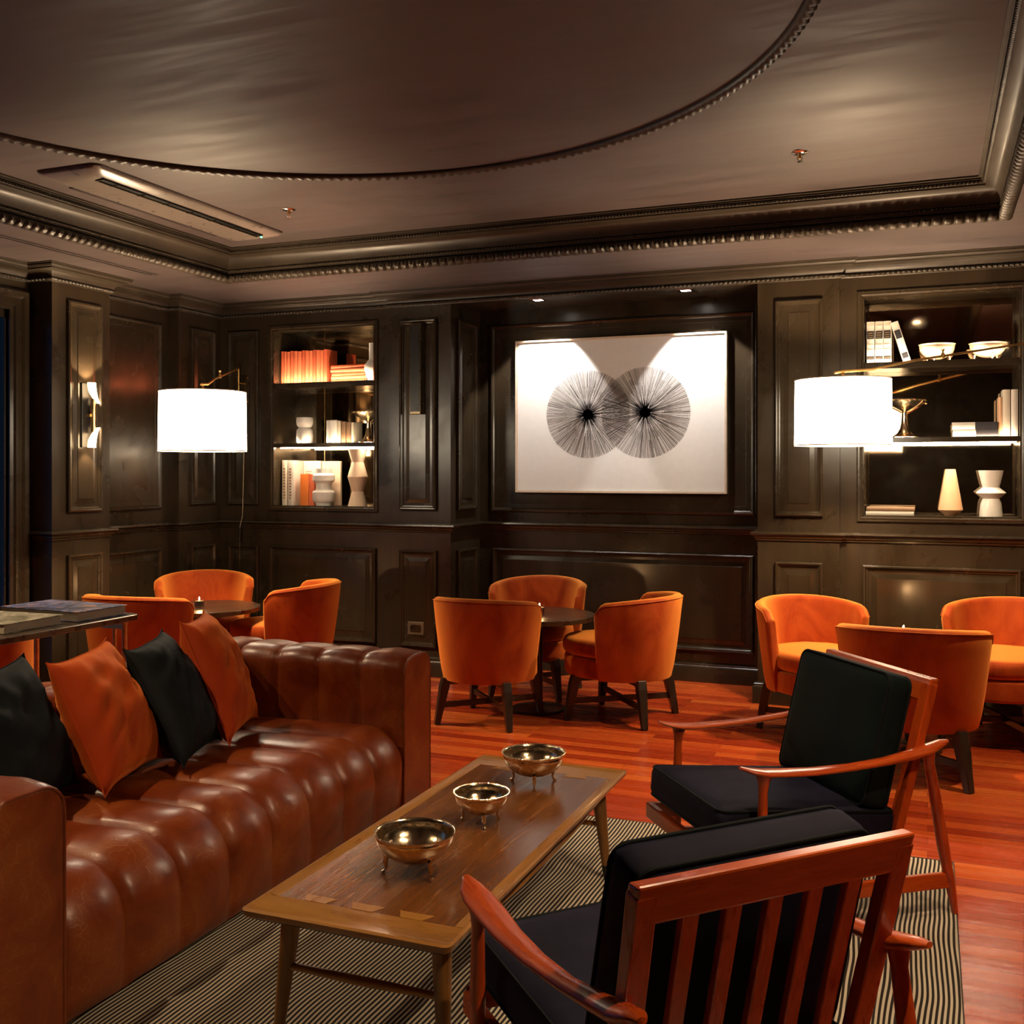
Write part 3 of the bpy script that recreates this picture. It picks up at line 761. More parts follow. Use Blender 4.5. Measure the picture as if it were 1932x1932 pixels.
# right shelf middle
for i, zc in enumerate((0, .046)):
    b = book(.145 - .004 * i, 6.975, SR2 + zc + .023, .044, .17, .255, IVORY, ['bottom', 'top'][i] + ' book of the flat two-book stack on the middle right shelf', 'ribbed books lying on the middle right shelf', (0, PI / 2, 0))
    b.location.z = SR2 + zc + .022
    m = MB(); m.box(-.0222, .0222, -.0065, -.003, .13, .255); m.build('dark_spine_cover', BLACKLAB, b, smooth=0)
for i, (xx, w, h) in enumerate([(.412, .022, .24), (.445, .042, .285), (.490, .038, .285)]):
    book(xx, 6.985, SR2, w, .17, h, [TERRA, CREAM, IVORY][i], ['thin peach book standing beside the flat stack, middle right shelf', 'tall cream book standing on the middle right shelf between two others', 'tall ivory book at the right end of the middle right shelf'][i], 'upright books on the middle right shelf')
# right shelf bottom
for i in range(2):
    b = book(-.365 + .005 * i, 6.97, SR0 + .012 + .026 * i, .024, .19, .285, [IVORY, TANBOOK][i], ['large white book lying lowest on the bottom right shelf', 'thin book lying on top of the large white one, bottom right shelf'][i], 'flat books on the bottom right shelf', (0, PI / 2, 0))
lathe_vase('cone_vase', inner([(0, 0), (.034, 0), (.072, .036), (.030, .285), (.028, .290)], .004), TERRA, (.133, 7.04, SR0), 'peach cone shaped vase on the bottom right shelf', sharp=20)
lathe_vase('spool_vase', inner([(0, 0), (.066, 0), (.066, .012), (.060, .08), (.048, .108), (.086, .142), (.084, .148), (.048, .178), (.058, .215), (.072, .282)]), WHITECER, (.362, 7.04, SR0), 'white spool shaped vase with a flared waist on the bottom right shelf', sharp=25)

# ------------------------------------------------------------------ framed artwork
art = thing('framed_artwork', 'large framed print of two overlapping black ink bursts in the wall niche', 'artwork', (-2.105, 7.345, 1.916))
hx, hz = .797, .572
m = MB(); MF = Matrix(((1, 0, 0, 0), (0, 0, -1, 0), (0, 1, 0, 0), (0, 0, 0, 1)))
sweep([(-hx, -hz), (hx, -hz), (hx, hz), (-hx, hz)], [(0, -.045), (0, .012), (.014, .012), (.014, -.010)], True, T=MF, mb=m)
m.build('frame', PALEWOOD, art, smooth=20)
m = MB(); sweep([(-hx, -hz), (hx, -hz), (hx, hz), (-hx, hz)], [(.014, -.008), (.021, -.008), (.021, -.012)], True, T=MF, mb=m); m.build('shadow_gap', TANBOOK, art, smooth=0)
MB().box(-hx + .002, hx - .002, .004, .040, -hz + .002, hz - .002).build('paper', CANVAS, art, smooth=0)
rnd = random.Random(3)
for cx_, cz_, r0 in ((-.227, .008, .325), (.208, .012, .332)):
    m = MB()
    def stroke(a, r1, r2, w1, w2, y):
        d = Vector((math.cos(a), 0, math.sin(a))); n_ = Vector((-d.z, 0, d.x)); c0 = Vector((cx_, y, cz_))
        m.add([c0 + d * r1 - n_ * w1, c0 + d * r1 + n_ * w1, c0 + d * r2 + n_ * w2, c0 + d * r2 - n_ * w2], [(0, 1, 2, 3)])
    m.mi = 1
    for k in range(420):
        a = 2 * PI * (k + rnd.random()) / 420; stroke(a, rnd.choice([.02, .06, .12, .16]), r0 * rnd.uniform(.985, 1.0), .0004, rnd.uniform(.0006, .0016), .0036)
    m.mi = 0
    for k in range(190):
        a = 2 * PI * (k + rnd.random()) / 190; s0 = rnd.choice([.02, .02, .05, .14, .2]); stroke(a, s0, r0 * rnd.choice([1, 1, .8, .6, .95]), rnd.uniform(.0006, .0014), rnd.uniform(.0003, .0011), .0031)
    for k in range(70):
        a = 2 * PI * rnd.random(); stroke(a, 0, rnd.uniform(.05, .11), .006, .0008, .0028)
    m.lathe([(0, 0), (.038, 0)], 20, T=Tr(cx_, .0026, cz_) @ Matrix.Rotation(PI / 2, 4, 'X'))
    m.build('ink_burst', [INK, INKG], art, smooth=0)

# small wall things
sp_ = thing('wall_speaker', 'narrow dark box mounted high on the panelled pilaster left of the niche', 'speaker', (-3.48, PIL - .02, 1.92))
m = MB(); m.prism([(-.055, .0), (.055, 0), (.045, -.05), (-.045, -.05)], 0, .67); m.build('housing', BRONZE, sp_, smooth=0, bevel=.004)
MB().box(-.038, .038, -.0525, -.05, .02, .65).build('grille', BLACKM, sp_, smooth=0)
ot = thing('wall_socket', 'bronze wall socket plate low on the pilaster left of the niche', 'socket', (-3.497, PIL - .019, .348))
MB().box(-.066, .066, -.007, 0, -.048, .048).build('plate', PLASTIC, ot, smooth=0, bevel=.003)
MB().box(-.044, .044, -.0095, -.007, -.028, .028).build('insert', BRONZE, ot, smooth=0, bevel=.001)
m = MB()
for x in (-.03, .0, .03):
    m.box(x - .006, x - .003, -.0105, -.0095, -.008, .010); m.box(x + .003, x + .006, -.0105, -.0095, -.008, .010); m.box(x - .002, x + .002, -.0105, -.0095, -.018, -.013)
m.build('sockets', BLACKM, ot, smooth=0)

# sconce on the left column (X=-5.22), facing +X
sc = thing('wall_sconce', 'vertical brass tube sconce glowing at both ends on the left column', 'sconce', (-5.2, 5.375, 1.875))
MB().box(0, .012, -.045, .035, -.215, .215).build('backplate', BLACKM, sc, smooth=0, bevel=.003)
def scoop(u, v, sg, d=0):
    yl = -.0375 + .085 * v ** 2.4; yr = .0375 + .022 * v ** 1.5
    return (.040 + .034 * math.sin(PI * (.12 + .76 * u)) - d, yl + (yr - yl) * u, sg * (.215 - .135 * v))
for sg in (-1, 1):
    m = MB(); m.grid(lambda u, v: scoop(u, v, sg), 14, 12); m.grid(lambda u, v: scoop(u, v, sg, .003), 14, 12, flip=True); m.build('lit_scoop', SCOLIT, sc, smooth=60)
    m = MB()
    for a in range(12): m.tube([scoop(0, a / 12, sg), scoop(0, (a + 1) / 12, sg)], .002, 6)
    m.build('scoop_edge', BRASS, sc)
MB().tube([(.045, .022, -.12), (.045, .022, .12)], .016, 20).build('tube', BRASS, sc, smooth=50)
MB().tube([(.0, 0, 0), (.045, 0, 0)], .010, 12).build('bracket', BRASS, sc, smooth=50)
spot('bulb', (-5.135, 5.375, 2.06), (-5.13, 5.375, 3.0), 9, 95, .3, SOFT, .01, sc)
spot('bulb', (-5.135, 5.375, 1.69), (-5.16, 5.375, .7), 4, 80, .3, SOFT, .01, sc)

# ------------------------------------------------------------------ swing-arm lamps
def lamp(c0, zc, wall, apex, rsh, lab, watt, sh=.185):
    t = thing('swing_arm_lamp', lab, 'lamp', (c0[0], c0[1], zc), 0, 'swing-arm wall lamps')
    m = MB()
    m.lathe([(rsh, -sh), (rsh * .985, sh), (rsh * .985, sh)][:2], 40)
    m.f = [f for f in m.f if len(f) == 4]; m.m = [0] * len(m.f)
    shd = m.build('lamp_shade', SHADE, t, smooth=60)
    m = MB(); m.lathe([(rsh - .003, -sh), (rsh * .985 - .003, sh)], 40); m.f = [f for f in m.f if len(f) == 4]; m.m = [0] * len(m.f)
    m.build('lining', LINING, shd, smooth=60)
    m = MB(); m.lathe([(rsh + .0004, -sh), (rsh + .002, -sh), (rsh + .002, -sh + .006), (rsh + .0004, -sh + .006), (rsh + .0004, -sh)], 64); m.lathe([(rsh * .985, sh - .006), (rsh * .985 + .002, sh - .006), (rsh * .985 + .002, sh), (rsh * .985, sh), (rsh * .985, sh - .006)], 64)
    m.build('shade_binding', CREAM, t)
    m = MB()
    for k in range(3):
        a = 2 * PI * k / 3 + .4; m.tube([(0, 0, sh - .03), (rsh * .98 * math.cos(a), rsh * .98 * math.sin(a), sh - .02)], .002, 6)
    m.lathe([(0, sh - .05), (.018, sh - .05), (.018, sh + .0), (.008, sh + .012), (.008, sh + .04), (0, sh + .04)], 16)
    m.tube([(0, 0, sh - .05), (0, 0, .05)], .012, 10)
    m.build('socket', BRASS, t)
    bl = bpy.data.lights.new('bulb', 'POINT'); bl.energy = watt; bl.color = SOFT; bl.shadow_soft_size = .045
    bo = bpy.data.objects.new('bulb', bl); COL.objects.link(bo); bo.parent = t; bo.location = (0, 0, .02)
    e0 = Vector((0, 0, sh + .045)); ap = Vector(apex) - Vector((c0[0], c0[1], zc)); dr = (ap - e0)
    knee = e0 + dr * .12 + Vector((0, 0, -.014))
    m = MB(); m.tube([e0 - dr.normalized() * .05, e0, knee, e0 + dr * .3, ap], [.008, .009, .008, .007, .007], 10); m.build('arm', BRASS, t, smooth=60)
    m = MB(); q = e0 + dr * .42
    m.tube([q + Vector((0, 0, -.012)), q + Vector((0, 0, .012)), q + Vector((0, 0, .022)), q + Vector((0, 0, .04))], [.011, .011, .005, .011], 12); m.build('arm_knob', BRASS, t, smooth=50)
    w = Vector(wall) - Vector((c0[0], c0[1], zc))
    m = MB(); m.tube([ap + Vector((0, 0, .005)), Vector((ap.x, ap.y, w.z - .12))], .0075, 10); m.build('pivot_pole', BRASS, t, smooth=50)
    m = MB(); m.box(w.x - .055, w.x + .055, w.y - .012, w.y, w.z - .11, w.z + .11)
    m.build('wall_plate', BRONZE, t, smooth=0, bevel=.003)
    m = MB()
    for dx in (-.045, .045):
        for dz in (-.095, .095): m.lathe([(0, -.004), (.005, -.003), (.006, 0)], 10, T=Tr(w.x + dx, w.y - .012, w.z + dz) @ Matrix.Rotation(-PI / 2, 4, 'X'))
    for dz in (-.09, .05): m.tube([(ap.x, ap.y, w.z + dz), (w.x, w.y - .01, w.z + dz)], .006, 8)
    m.build('bracket', BRASS, t, smooth=50)
    m = MB(); cd = [(w.x + .01, w.y - .014, w.z - .11), (w.x + .012, w.y - .012, w.z - .5), (w.x + .004, w.y - .02, 1.15 - zc), (w.x, w.y - .05, 1.06 - zc), (w.x - .004, w.y - .045, .6 - zc), (w.x, w.y - .04, .30 - zc)]
    co = MB().tube(cd, .003, 6).build('cord', BRONZE, t)
    MB().tube([(w.x, w.y - .05, 1.06 - zc), (w.x, w.y - .05, .99 - zc)], .012, 10).build('inline_switch', BLACKM, co)
    return t
lamp((-4.15, 5.25), 1.81, (-5.04, YB - .022, 2.15), (-5.045, 6.82, 2.315), .264, 'brass swing-arm wall lamp with white drum shade, over the left seats', 44)
lamp((-.44, 6.08), 1.83, (.80, YB - .022, 2.13), (.80, 6.82, 2.29), .262, 'brass swing-arm lamp with white drum shade in front of the right bookshelf', 44)

# ------------------------------------------------------------------ tub chairs
def make_tub(loc, rz, lab, group):
    t = thing('tub_chair', lab, 'chair', loc, rz, group)
    HA = R(93); NT = 40
    def sec(tt):
        """cross-section loop (r, z) of the shell at angle tt from the back"""
        e = abs(tt) / HA
        zt = .768 - .045 * e ** 2
        ro_b, ro_t = .295, .352 + .012 * math.cos(tt)
        th = .058
        k = 1 - max(0, (e - .90) / .10) ** 2 * .10     # front corner eases down
        zt = .27 + (zt - .27) * k
        pts = []
        nz = 8
        for i in range(nz + 1):
            s = i / nz; pts.append((ro_b + (ro_t - ro_b) * s ** .75, .265 + (zt - .03 - .265) * s))
        for i in range(1, 6):
            a = PI * i / 6; pts.append((ro_t - th / 2 + th / 2 * math.cos(a), zt - .03 + .03 * math.sin(a)))
        for i in range(nz, -1, -1):
            s = i / nz; pts.append((ro_b + (ro_t - ro_b) * s ** .75 - th - .012 * math.sin(PI * s), .265 + (zt - .03 - .265) * s))
        return pts
    m = MB(); vs = []; n = None
    for k in range(NT + 1):
        tt = -HA + 2 * HA * k / NT; pr = sec(tt); n = len(pr)
        for r_, z in pr: vs.append((-r_ * math.cos(tt), -r_ * math.sin(tt) * 1.0, z))
    fs = []
    for k in range(NT):
        for i in range(n):
            a = k * n + i; b = k * n + (i + 1) % n
            fs.append((a, b, b + n, a + n))
    # puffed end caps
    for k, sg in ((0, -1), (NT, 1)):
        base = k * n; ce = Vector((0, 0, 0))
        for i in range(n): ce += Vector(vs[base + i])
        ce /= n; o = len(vs)
        tt = -HA + 2 * HA * k / NT; fw = Vector((math.sin(tt) * sg, -math.cos(tt) * sg, 0)) * 1
        fw = Vector((1, 0, 0))
        for i in range(n):
            p = Vector(vs[base + i]); q = ce + (p - ce) * .8; q.z = p.z + (ce.z - p.z) * .04; vs.append(tuple(Vector((q.x, p.y + (ce.y - p.y) * .35, q.z)) * 1 + fw * .012))
        for i in range(n):
            a = base + i; b = base + (i + 1) % n; c_ = o + (i + 1) % n; d = o + i
            fs.append((a, d, c_, b) if k == 0 else (a, b, c_, d))
        f = tuple(o + i for i in range(n)); fs.append(f if k == 0 else f[::-1])
    m.add(vs, fs); bk = m.build('backrest', ORANGE, t, smooth=60, merge=True)
    m = MB()
    pts = []
    for k in range(NT + 1):
        tt = -HA + 2 * HA * k / NT; pr = sec(tt); r_, z = pr[8]; pts.append((-(r_ + .001) * math.cos(tt), -(r_ + .001) * math.sin(tt), z + .012))
    m.tube(pts, .0035, 6); m.build('piping', ORANGE, bk)
    # upholstered seat base: round front
    def foot(a, r0, fr):      # outline radius: longer towards the front (+x)
        c_ = math.cos(a); return r0 + (fr - r0) * max(0, c_) ** 2
    def slab(m, r0, fr, z0, z1, rd, crown, off=0):
        A = 56; prof = [(-.9, 0)]; rows = []
        lv = [(.35, z0), (.9, z0), (1, z0)]
        rows = [(rd * 1.0, z0, 0)]
        seq = []
        for q in range(5): a = PI / 2 * q / 4; seq.append((rd * (1 - math.sin(a)), z0 + rd * (1 - math.cos(a))))
        for q in range(5): a = PI / 2 * q / 4; seq.append((rd * (1 - math.cos(a)), z1 - rd * (1 - math.sin(a))))
        vs = []; 
        for ins, z in seq:
            for k in range(A):
                a = 2 * PI * k / A; r_ = foot(a, r0, fr) - ins; vs.append((r_ * math.cos(a) + off, r_ * math.sin(a), z))
        for s in (.8, .55, .3, .1):
            for k in range(A):
                a = 2 * PI * k / A; r_ = (foot(a, r0, fr) - rd) * s
                vs.append((r_ * math.cos(a) + off, r_ * math.sin(a), z1 + crown * (1 - s ** 2) + (.004 * noise.noise(Vector((r_ * math.cos(a) * 9, r_ * math.sin(a) * 9, 1))) if crown else 0)))
        nr = len(seq) + 4; fs = []
        for r_ in range(nr - 1):
            for k in range(A): fs.append((r_ * A + k, r_ * A + (k + 1) % A, (r_ + 1) * A + (k + 1) % A, (r_ + 1) * A + k))
        fs.append(tuple((nr - 1) * A + k for k in range(A))); fs.append(tuple(range(A))[::-1])
        m.add(vs, fs)
    m = MB(); slab(m, .285, .355, .265, .385, .018, 0); m.build('seat_base', ORANGE, t, smooth=60)
    m = MB(); slab(m, .288, .368, .388, .492, .04, .022); sc2 = m.build('seat_cushion', ORANGE, t, smooth=60)
    for sx in (-1, 1):
        for sy in (-1, 1):
            m = MB(); m.tube([(sx * .205, sy * .205, .272), (sx * .215, sy * .215, .22), (sx * .248, sy * .248, .0)], [(.026, .026), (.027, .027), (.017, .017)], 4, up=(sx, sy, 0)); m.build('leg', DWOOD, t, smooth=0, bevel=.003)
    for sg in (-1, 1):
        m = MB(); z = .115 + (.0 if sg > 0 else -.0)
        m.tube([(-.222, -.222 * sg, z), (.222, .222 * sg, z)], [(.010, .016)] * 2, 4); m.build('stretcher', DWOOD, t, smooth=0)
        m = MB(); m.tube([(-.205, -.205 * sg, .250), (.205, .205 * sg, .250)], [(.020, .014)] * 2, 4); m.build('crossbeam', DWOOD, t, smooth=0)
    return t
G = 'orange velvet tub chairs around the small round tables'
A_ = make_tub((-2.46, 5.80, 0), R(88), 'orange velvet tub chair seen from behind, near side of the table under the artwork', G)
A_.scale = (.97, .95, 1)
def tub(x, y, ang, lab, s=(1, 1, 1)): return dup(A_, (x, y, 0), R(ang), lab, G, s)
tub(-1.74, 6.17, 172, 'orange velvet tub chair facing left, right side of the table under the artwork', (1.02, 1, 1))
tub(-2.47, 6.62, 272, 'orange velvet tub chair facing the camera beneath the framed artwork', (.97, .96, 1))
tub(-.585, 6.15, -52, 'orange velvet tub chair before the right pilaster, its seat turned to the right', (.95, .95, 1))
tub(-.07, 5.56, 89, 'orange velvet tub chair seen from behind, right behind the dark cushioned armchair', (1.03, 1.03, 1))
tub(.40, 6.44, 245, 'orange velvet tub chair cut by the right edge of the photo', (1, 1, 1))
tub(-4.83, 6.13, -52, 'orange velvet tub chair below the left lamp, facing the room in the far left corner', (.97, .97, 1))
tub(-4.04, 5.98, 194, 'orange velvet tub chair facing left, beneath the left bookshelf', (1.02, 1, 1))
tub(-4.51, 5.15, 92, 'orange velvet tub chair seen from behind, between the console and the round table with candle', (1, 1, 1))
tub(-4.80, 4.12, 205, 'orange velvet tub chair mostly hidden behind the console table, far left', (1, 1, 1))

def round_table(x, y, lab, r_=.36):
    t = thing('round_cocktail_table', lab, 'table', (x, y, 0), 0, 'small round tables')
    MB().lathe([(0, .572), (r_ - .012, .572), (r_ - .002, .576), (r_ - .0015, .600), (r_ - .004, .603), (0, .603)], 64).build('tabletop', TABLETOP, t, smooth=35)
    MB().lathe([(r_ - .001, .574), (r_ + .002, .575), (r_ + .002, .601), (r_ - .001, .602)], 64, caps=False).build('metal_edge_band', BRONZE, t, smooth=35)
    MB().lathe([(.026, .03), (.026, .56), (.05, .572)], 24).build('column', DWOOD, t, smooth=35)
    MB().lathe([(.0, 0), (.165, 0), (.165, .014), (.15, .02), (.05, .034), (.026, .05)], 48).build('base', DWOOD, t, smooth=35)
    return t
round_table(-2.28, 6.165, 'small dark round table among the orange chairs under the artwork', .355)
round_table(-4.46, 5.68, 'small dark round table holding a candle in a glass, left group', .35)
round_table(-.09, 6.03, 'small dark round table mostly hidden behind the right group orange chairs', .30)
def votive(x, y, lab, z=.603):
    t = thing('candle_votive', lab, 'candle', (x, y, z), 0, 'votive candles')
    MB().lathe([(0, 0), (.026, 0), (.030, .006), (.034, .062), (.032, .062), (.028, .010), (0, .008)], 28).build('glass', GLASS, t, smooth=60)
    MB().lathe([(0, .010), (.026, .010), (.0285, .044), (0, .044)], 24).build('wax', WAX, t, smooth=60)
    MB().lathe([(0, .046), (.004, .050), (.005, .056), (.002, .066), (0, .070)], 10).build('flame', FLAME, t, smooth=60)
    l = bpy.data.lights.new('flame_light', 'POINT'); l.energy = .6; l.color = (1, .55, .22); l.shadow_soft_size = .01
    o = bpy.data.objects.new('flame_light', l); COL.objects.link(o); o.parent = t; o.location = (0, 0, .08)
votive(-4.47, 5.62, 'white candle in a small glass on the left round table')
votive(-.12, 6.0, 'lit candle glowing just above the orange chair back, right group')
votive(-2.27, 6.15, 'small candle glass on the round table under the artwork, behind the orange chair back')

# ------------------------------------------------------------------ rug
m = MB()
RX0, RX1, RY0, RY1 = -2.75, .09, .6, 4.315
def rugz(x, y):
    d = math.exp(-((x + 1.0) ** 2 / .25 + (y - 2.9) ** 2 / .5))
    return .008 + .005 * d * math.sin(7 * y + 3 * x) * math.sin(9 * x) + .002 * noise.noise(Vector((x * 3, y * 3, 0)))
m.grid(lambda u, v: (RX0 + (RX1 - RX0) * u, RY0 + (RY1 - RY0) * v, max(.004, rugz(RX0 + (RX1 - RX0) * u, RY0 + (RY1 - RY0) * v))), 90, 110)
rg = MB(); rg.v = m.v; rg.f = m.f; rg.m = m.m
rug = thing('striped_rug', 'flat woven rug with thin cream and charcoal stripes under the coffee table', 'rug', (0, 0, 0))
rg.build('woven_field', RUG, rug, smooth=60)
m = MB(); m.box(RX0 - .004, RX0, RY0, RY1, 0, .009); m.box(RX1, RX1 + .004, RY0, RY1, 0, .009); m.box(RX0 - .004, RX1 + .004, RY1, RY1 + .004, 0, .009); m.box(RX0 - .004, RX1 + .004, RY0 - .004, RY0, 0, .009)
m.build('bound_edge', plain('charcoal_binding', (.04, .035, .03), .9), rug, smooth=0)

# ------------------------------------------------------------------ sofa
SX0, SX1 = -3.20, -2.11; SY0, SY1 = 1.86, 4.28; AT = .25; ZT = .685
sofa = thing('leather_sofa', 'long channel tufted brown leather sofa with worn cracks', 'sofa', (-2.65, 3.07, 0))
TS = Tr(2.65, -3.07, 0)
def channelled(path, nrm, n_ch, segs, a0, a1, along, bulge, skip=None, wr=0):
    """path: list of points in the section plane, nrm: outward normals, runs 'along' axis from a0 to a1"""
    m = MB(); NP = len(path); U = n_ch * segs
    ln = [0]
    for i in range(1, NP): ln.append(ln[-1] + math.dist(path[i], path[i - 1]))
    def fn(u, v):
        i = int(round(v * (NP - 1))); k = (u * n_ch) % 1.0
        if u >= 1: k = 1.0 if False else 0
        b = bulge[i] * (math.sin(PI * k) ** .45 if 0 < k < 1 else 0)
        if wr and 0 < k < 1:
            edge = max(0, 1 - min(k, 1 - k) / .28); b += wr * edge * math.sin(ln[i] * 95 + 5 * int(u * n_ch)) * (1 if .05 < k < .95 else 0) * (.5 + noise.noise(Vector((ln[i] * 6, int(u * n_ch) * 3.1, 0))))
            b += .004 * noise.noise(Vector((ln[i] * 9, u * n_ch * 3, 7)))
        p = path[i]; q = nrm[i]; a = a0 + (a1 - a0) * u
        if along == 'y': return (p[0] + q[0] * b, a, p[1] + q[1] * b)
        return (a, p[0] + q[0] * b, p[1] + q[1] * b)
    m.grid(fn, U, NP - 1, T=TS)
    return m
def with_normals(pts, side=1):
    nr = []
    for i in range(len(pts)):
        a = pts[max(0, i - 1)]; b = pts[min(len(pts) - 1, i + 1)]
        d = Vector((b[0] - a[0], b[1] - a[1])).normalized(); nr.append((-d.y * side, d.x * side))
    return nr
# seat: runs from the back forwards, over the rounded front, down to the floor
sp = [(-3.0, .372), (-2.92, .370), (-2.84, .368), (-2.75, .367), (-2.66, .366), (-2.57, .366), (-2.48, .366), (-2.40, .366), (-2.33, .365)]
rr = .15; cxx, czz = -2.285, .365 - rr
sp += [(cxx + rr * math.sin(a), czz + rr * math.cos(a)) for a in [PI / 2 * k / 10 for k in range(1, 11)]]
sp += [(-2.133, .17), (-2.130, .12), (-2.130, .08), (-2.134, .04), (-2.14, .022)]
bl = [.010, .014, .018, .022, .026, .029, .032, .035, .038] + [.041] * 10 + [.036, .024, .018, .010, 0]
m = channelled(sp, with_normals(sp), 8, 14, SY0 + AT, SY1 - AT, 'y', bl, wr=.0022)
m.box(-3.0, -2.16, SY0 + AT, SY1 - AT, .02, .30, TS)
m.build('seat', LEATHER, sofa, smooth=75)
def over_arm(sign, y_in, y_out):
    """section in (Y,Z): inner face up, rounded top, outer face down. sign +1: far arm"""
    pts = [(y_in, .30), (y_in, .36), (y_in, .44), (y_in, .52), (y_in, .59)]
    w = abs(y_out - y_in); r1 = .075
    pts += [(y_in + sign * (r1 - r1 * math.cos(a)), ZT - r1 + r1 * math.sin(a)) for a in [PI / 2 * k / 7 for k in range(1, 8)]]
    pts += [(y_out - sign * (r1 - r1 * math.sin(a)), ZT - r1 + r1 * math.cos(a)) for a in [PI / 2 * k / 7 for k in range(0, 8)]]
    pts += [(y_out, .5), (y_out, .3), (y_out, .1), (y_out, .02)]
    b = [.013] * 5 + [.015] * 7 + [.014, .012, .009, .005, .002, 0, 0, 0] + [0] * 4
    return pts, b
for sign, yi, yo, nm in ((1, SY1 - AT, SY1, 'far'), (-1, SY0 + AT, SY0, 'near')):
    pts, b = over_arm(sign, yi, yo)
    m = channelled(pts, with_normals(pts, 1 if sign > 0 else -1), 4, 14, -2.985, -2.118, 'x', b, wr=.001)
    m.build('arm', LEATHER, sofa, smooth=75, merge=True)
    # flat front panel with welt
    poly = [(p[0], p[1]) for p in pts if True]; poly = [(yi, .02)] + poly
    Mx = TS @ Matrix(((0, 0, 1, SX1 - .016), (1, 0, 0, 0), (0, 1, 0, 0), (0, 0, 0, 1)))
    m = MB(); m.prism(poly, -.02, .014, Mx); m.build('arm_front', LEATHER, sofa, smooth=30, bevel=.006)
    m = MB(); m.tube([(SX1 - .004, p[0], p[1]) for p in poly], .005, 8, T=TS); m.build('welt', LEATHER, sofa, smooth=60)
bp = [(-2.95, .30), (-2.95, .36), (-2.955, .44), (-2.96, .52), (-2.965, .59)]
bp += [(-2.965 - (.085 - .085 * math.cos(a)), ZT - .085 + .085 * math.sin(a)) for a in [PI / 2 * k / 7 for k in range(1, 8)]]
bp += [(SX0 + .07 - .07 * math.sin(a), ZT - .07 + .07 * math.cos(a)) for a in [PI / 2 * k / 7 for k in range(0, 8)]]
bp += [(SX0, .5), (SX0, .3), (SX0, .1), (SX0, .02)]
b = [.013] * 5 + [.015] * 7 + [.014, .012, .009, .005, .002, 0, 0, 0] + [0] * 4
m = channelled(bp, with_normals(bp, -1), 10, 12, SY0, SY1, 'y', b, wr=.001)
m.build('backrest', LEATHER, sofa, smooth=75)
m = MB(); n = len(bp)
for y in (SY0 + .001, SY1 - .001): m.add([(p[0], y, p[1]) for p in bp] + [(-2.95, y, .02)], [tuple(range(n + 1))], TS)
m.build('side_panel', LEATHER, sofa, smooth=0)
m = MB()
for x in (-3.12, -2.2):
    for y in (SY0 + .1, SY1 - .1): m.box(x - .03, x + .03, y - .03, y + .03, 0, .022, TS)
m.build('feet', DWOOD, sofa, smooth=0)

# ------------------------------------------------------------------ throw pillows
def pillow(tl, tr, br, bl_, th, mat, lab, seed, dent=.02):
    P4 = [Vector(p) for p in (tl, tr, br, bl_)]
    ce = sum(P4, Vector()) / 4
    nr = ((P4[1] - P4[3]).cross(P4[0] - P4[2])).normalized()
    if nr.x < 0: nr = -nr
    t = thing('throw_pillow', lab, 'pillow', ce, 0, 'velvet throw pillows on the sofa')
    m = MB(); n_ = 26
    def pt(u, v, sg):
        # concave edges between pointed corners
        cu, cv = 2 * u - 1, 2 * v - 1
        ku = cu * (1 - .07 * (1 - cv ** 4) * 1); kv = cv * (1 - .10 * (1 - cu ** 4))
        uu, vv = (ku + 1) / 2, (kv + 1) / 2
        p = P4[0] * (1 - uu) * (1 - vv) + P4[1] * uu * (1 - vv) + P4[2] * uu * vv + P4[3] * (1 - uu) * vv
        s = (max(0, 1 - abs(cu) ** 2.6) * max(0, 1 - abs(cv) ** 2.6)) ** .55
        w = noise.noise(Vector((cu * 2.2 + seed, cv * 2.2, seed * 2.0))) * .35 + .5 * noise.noise(Vector(((cu - cv) * 1.6 + seed, (cu + cv) * 4.5, seed)))
        q = p + nr * sg * (th * s * (1 + .25 * w) + dent * w * s * 1.2)
        q.z -= .03 * max(0, -0) 
        return q - ce
    m.grid(lambda u, v: pt(u, v, 1), n_, n_); m.grid(lambda u, v: pt(u, v, -1), n_, n_, flip=True)
    ob = m.build('cover', mat, t, smooth=80, merge=True)
    e = MB(); loop = []
    for k in range(n_ + 1): loop.append(pt(k / n_, 0, 0))
    for k in range(1, n_ + 1): loop.append(pt(1, k / n_, 0))
    for k in range(1, n_ + 1): loop.append(pt(1 - k / n_, 1, 0))
    for k in range(1, n_): loop.append(pt(0, 1 - k / n_, 0))
    e.tube(loop + [loop[0]], .003, 6); e.build('seam', mat, t)
    return t
pillow((-2.86, 2.27, .82), (-3.02, 2.825, .848), (-2.74, 2.80, .415), (-2.55, 2.32, .425), .10, BLACKV, 'black velvet pillow leaning beside the near sofa arm, leftmost', 1)
pillow((-2.87, 2.78, .83), (-3.03, 3.24, .84), (-2.69, 3.17, .415), (-2.53, 2.70, .42), .10, RUST, 'rust orange velvet pillow between the two black pillows', 2.3)
pillow((-2.90, 3.19, .81), (-3.05, 3.586, .825), (-2.64, 3.46, .42), (-2.51, 3.07, .42), .095, BLACKV, 'black velvet pillow between the two orange pillows', 4.1)
pillow((-2.90, 3.517, .876), (-3.04, 3.85, .875), (-2.68, 3.76, .44), (-2.55, 3.39, .42), .10, RUST, 'orange velvet pillow nearest the far sofa arm', 5.7)

# ------------------------------------------------------------------ coffee table
ct = thing('coffee_table', 'low rectangular walnut coffee table with light dovetailed end bands', 'table', (-1.338, 2.995, 0))
TX, TY = .290, .785; Z1 = .378
m = MB()
IX, IY = TX - .036, TY - .118
m.box(-IX, IX, -IY, IY, Z1 - .024, Z1); top = m.build('tabletop', WALNUT, ct, smooth=0)
def edge_poly(): return None
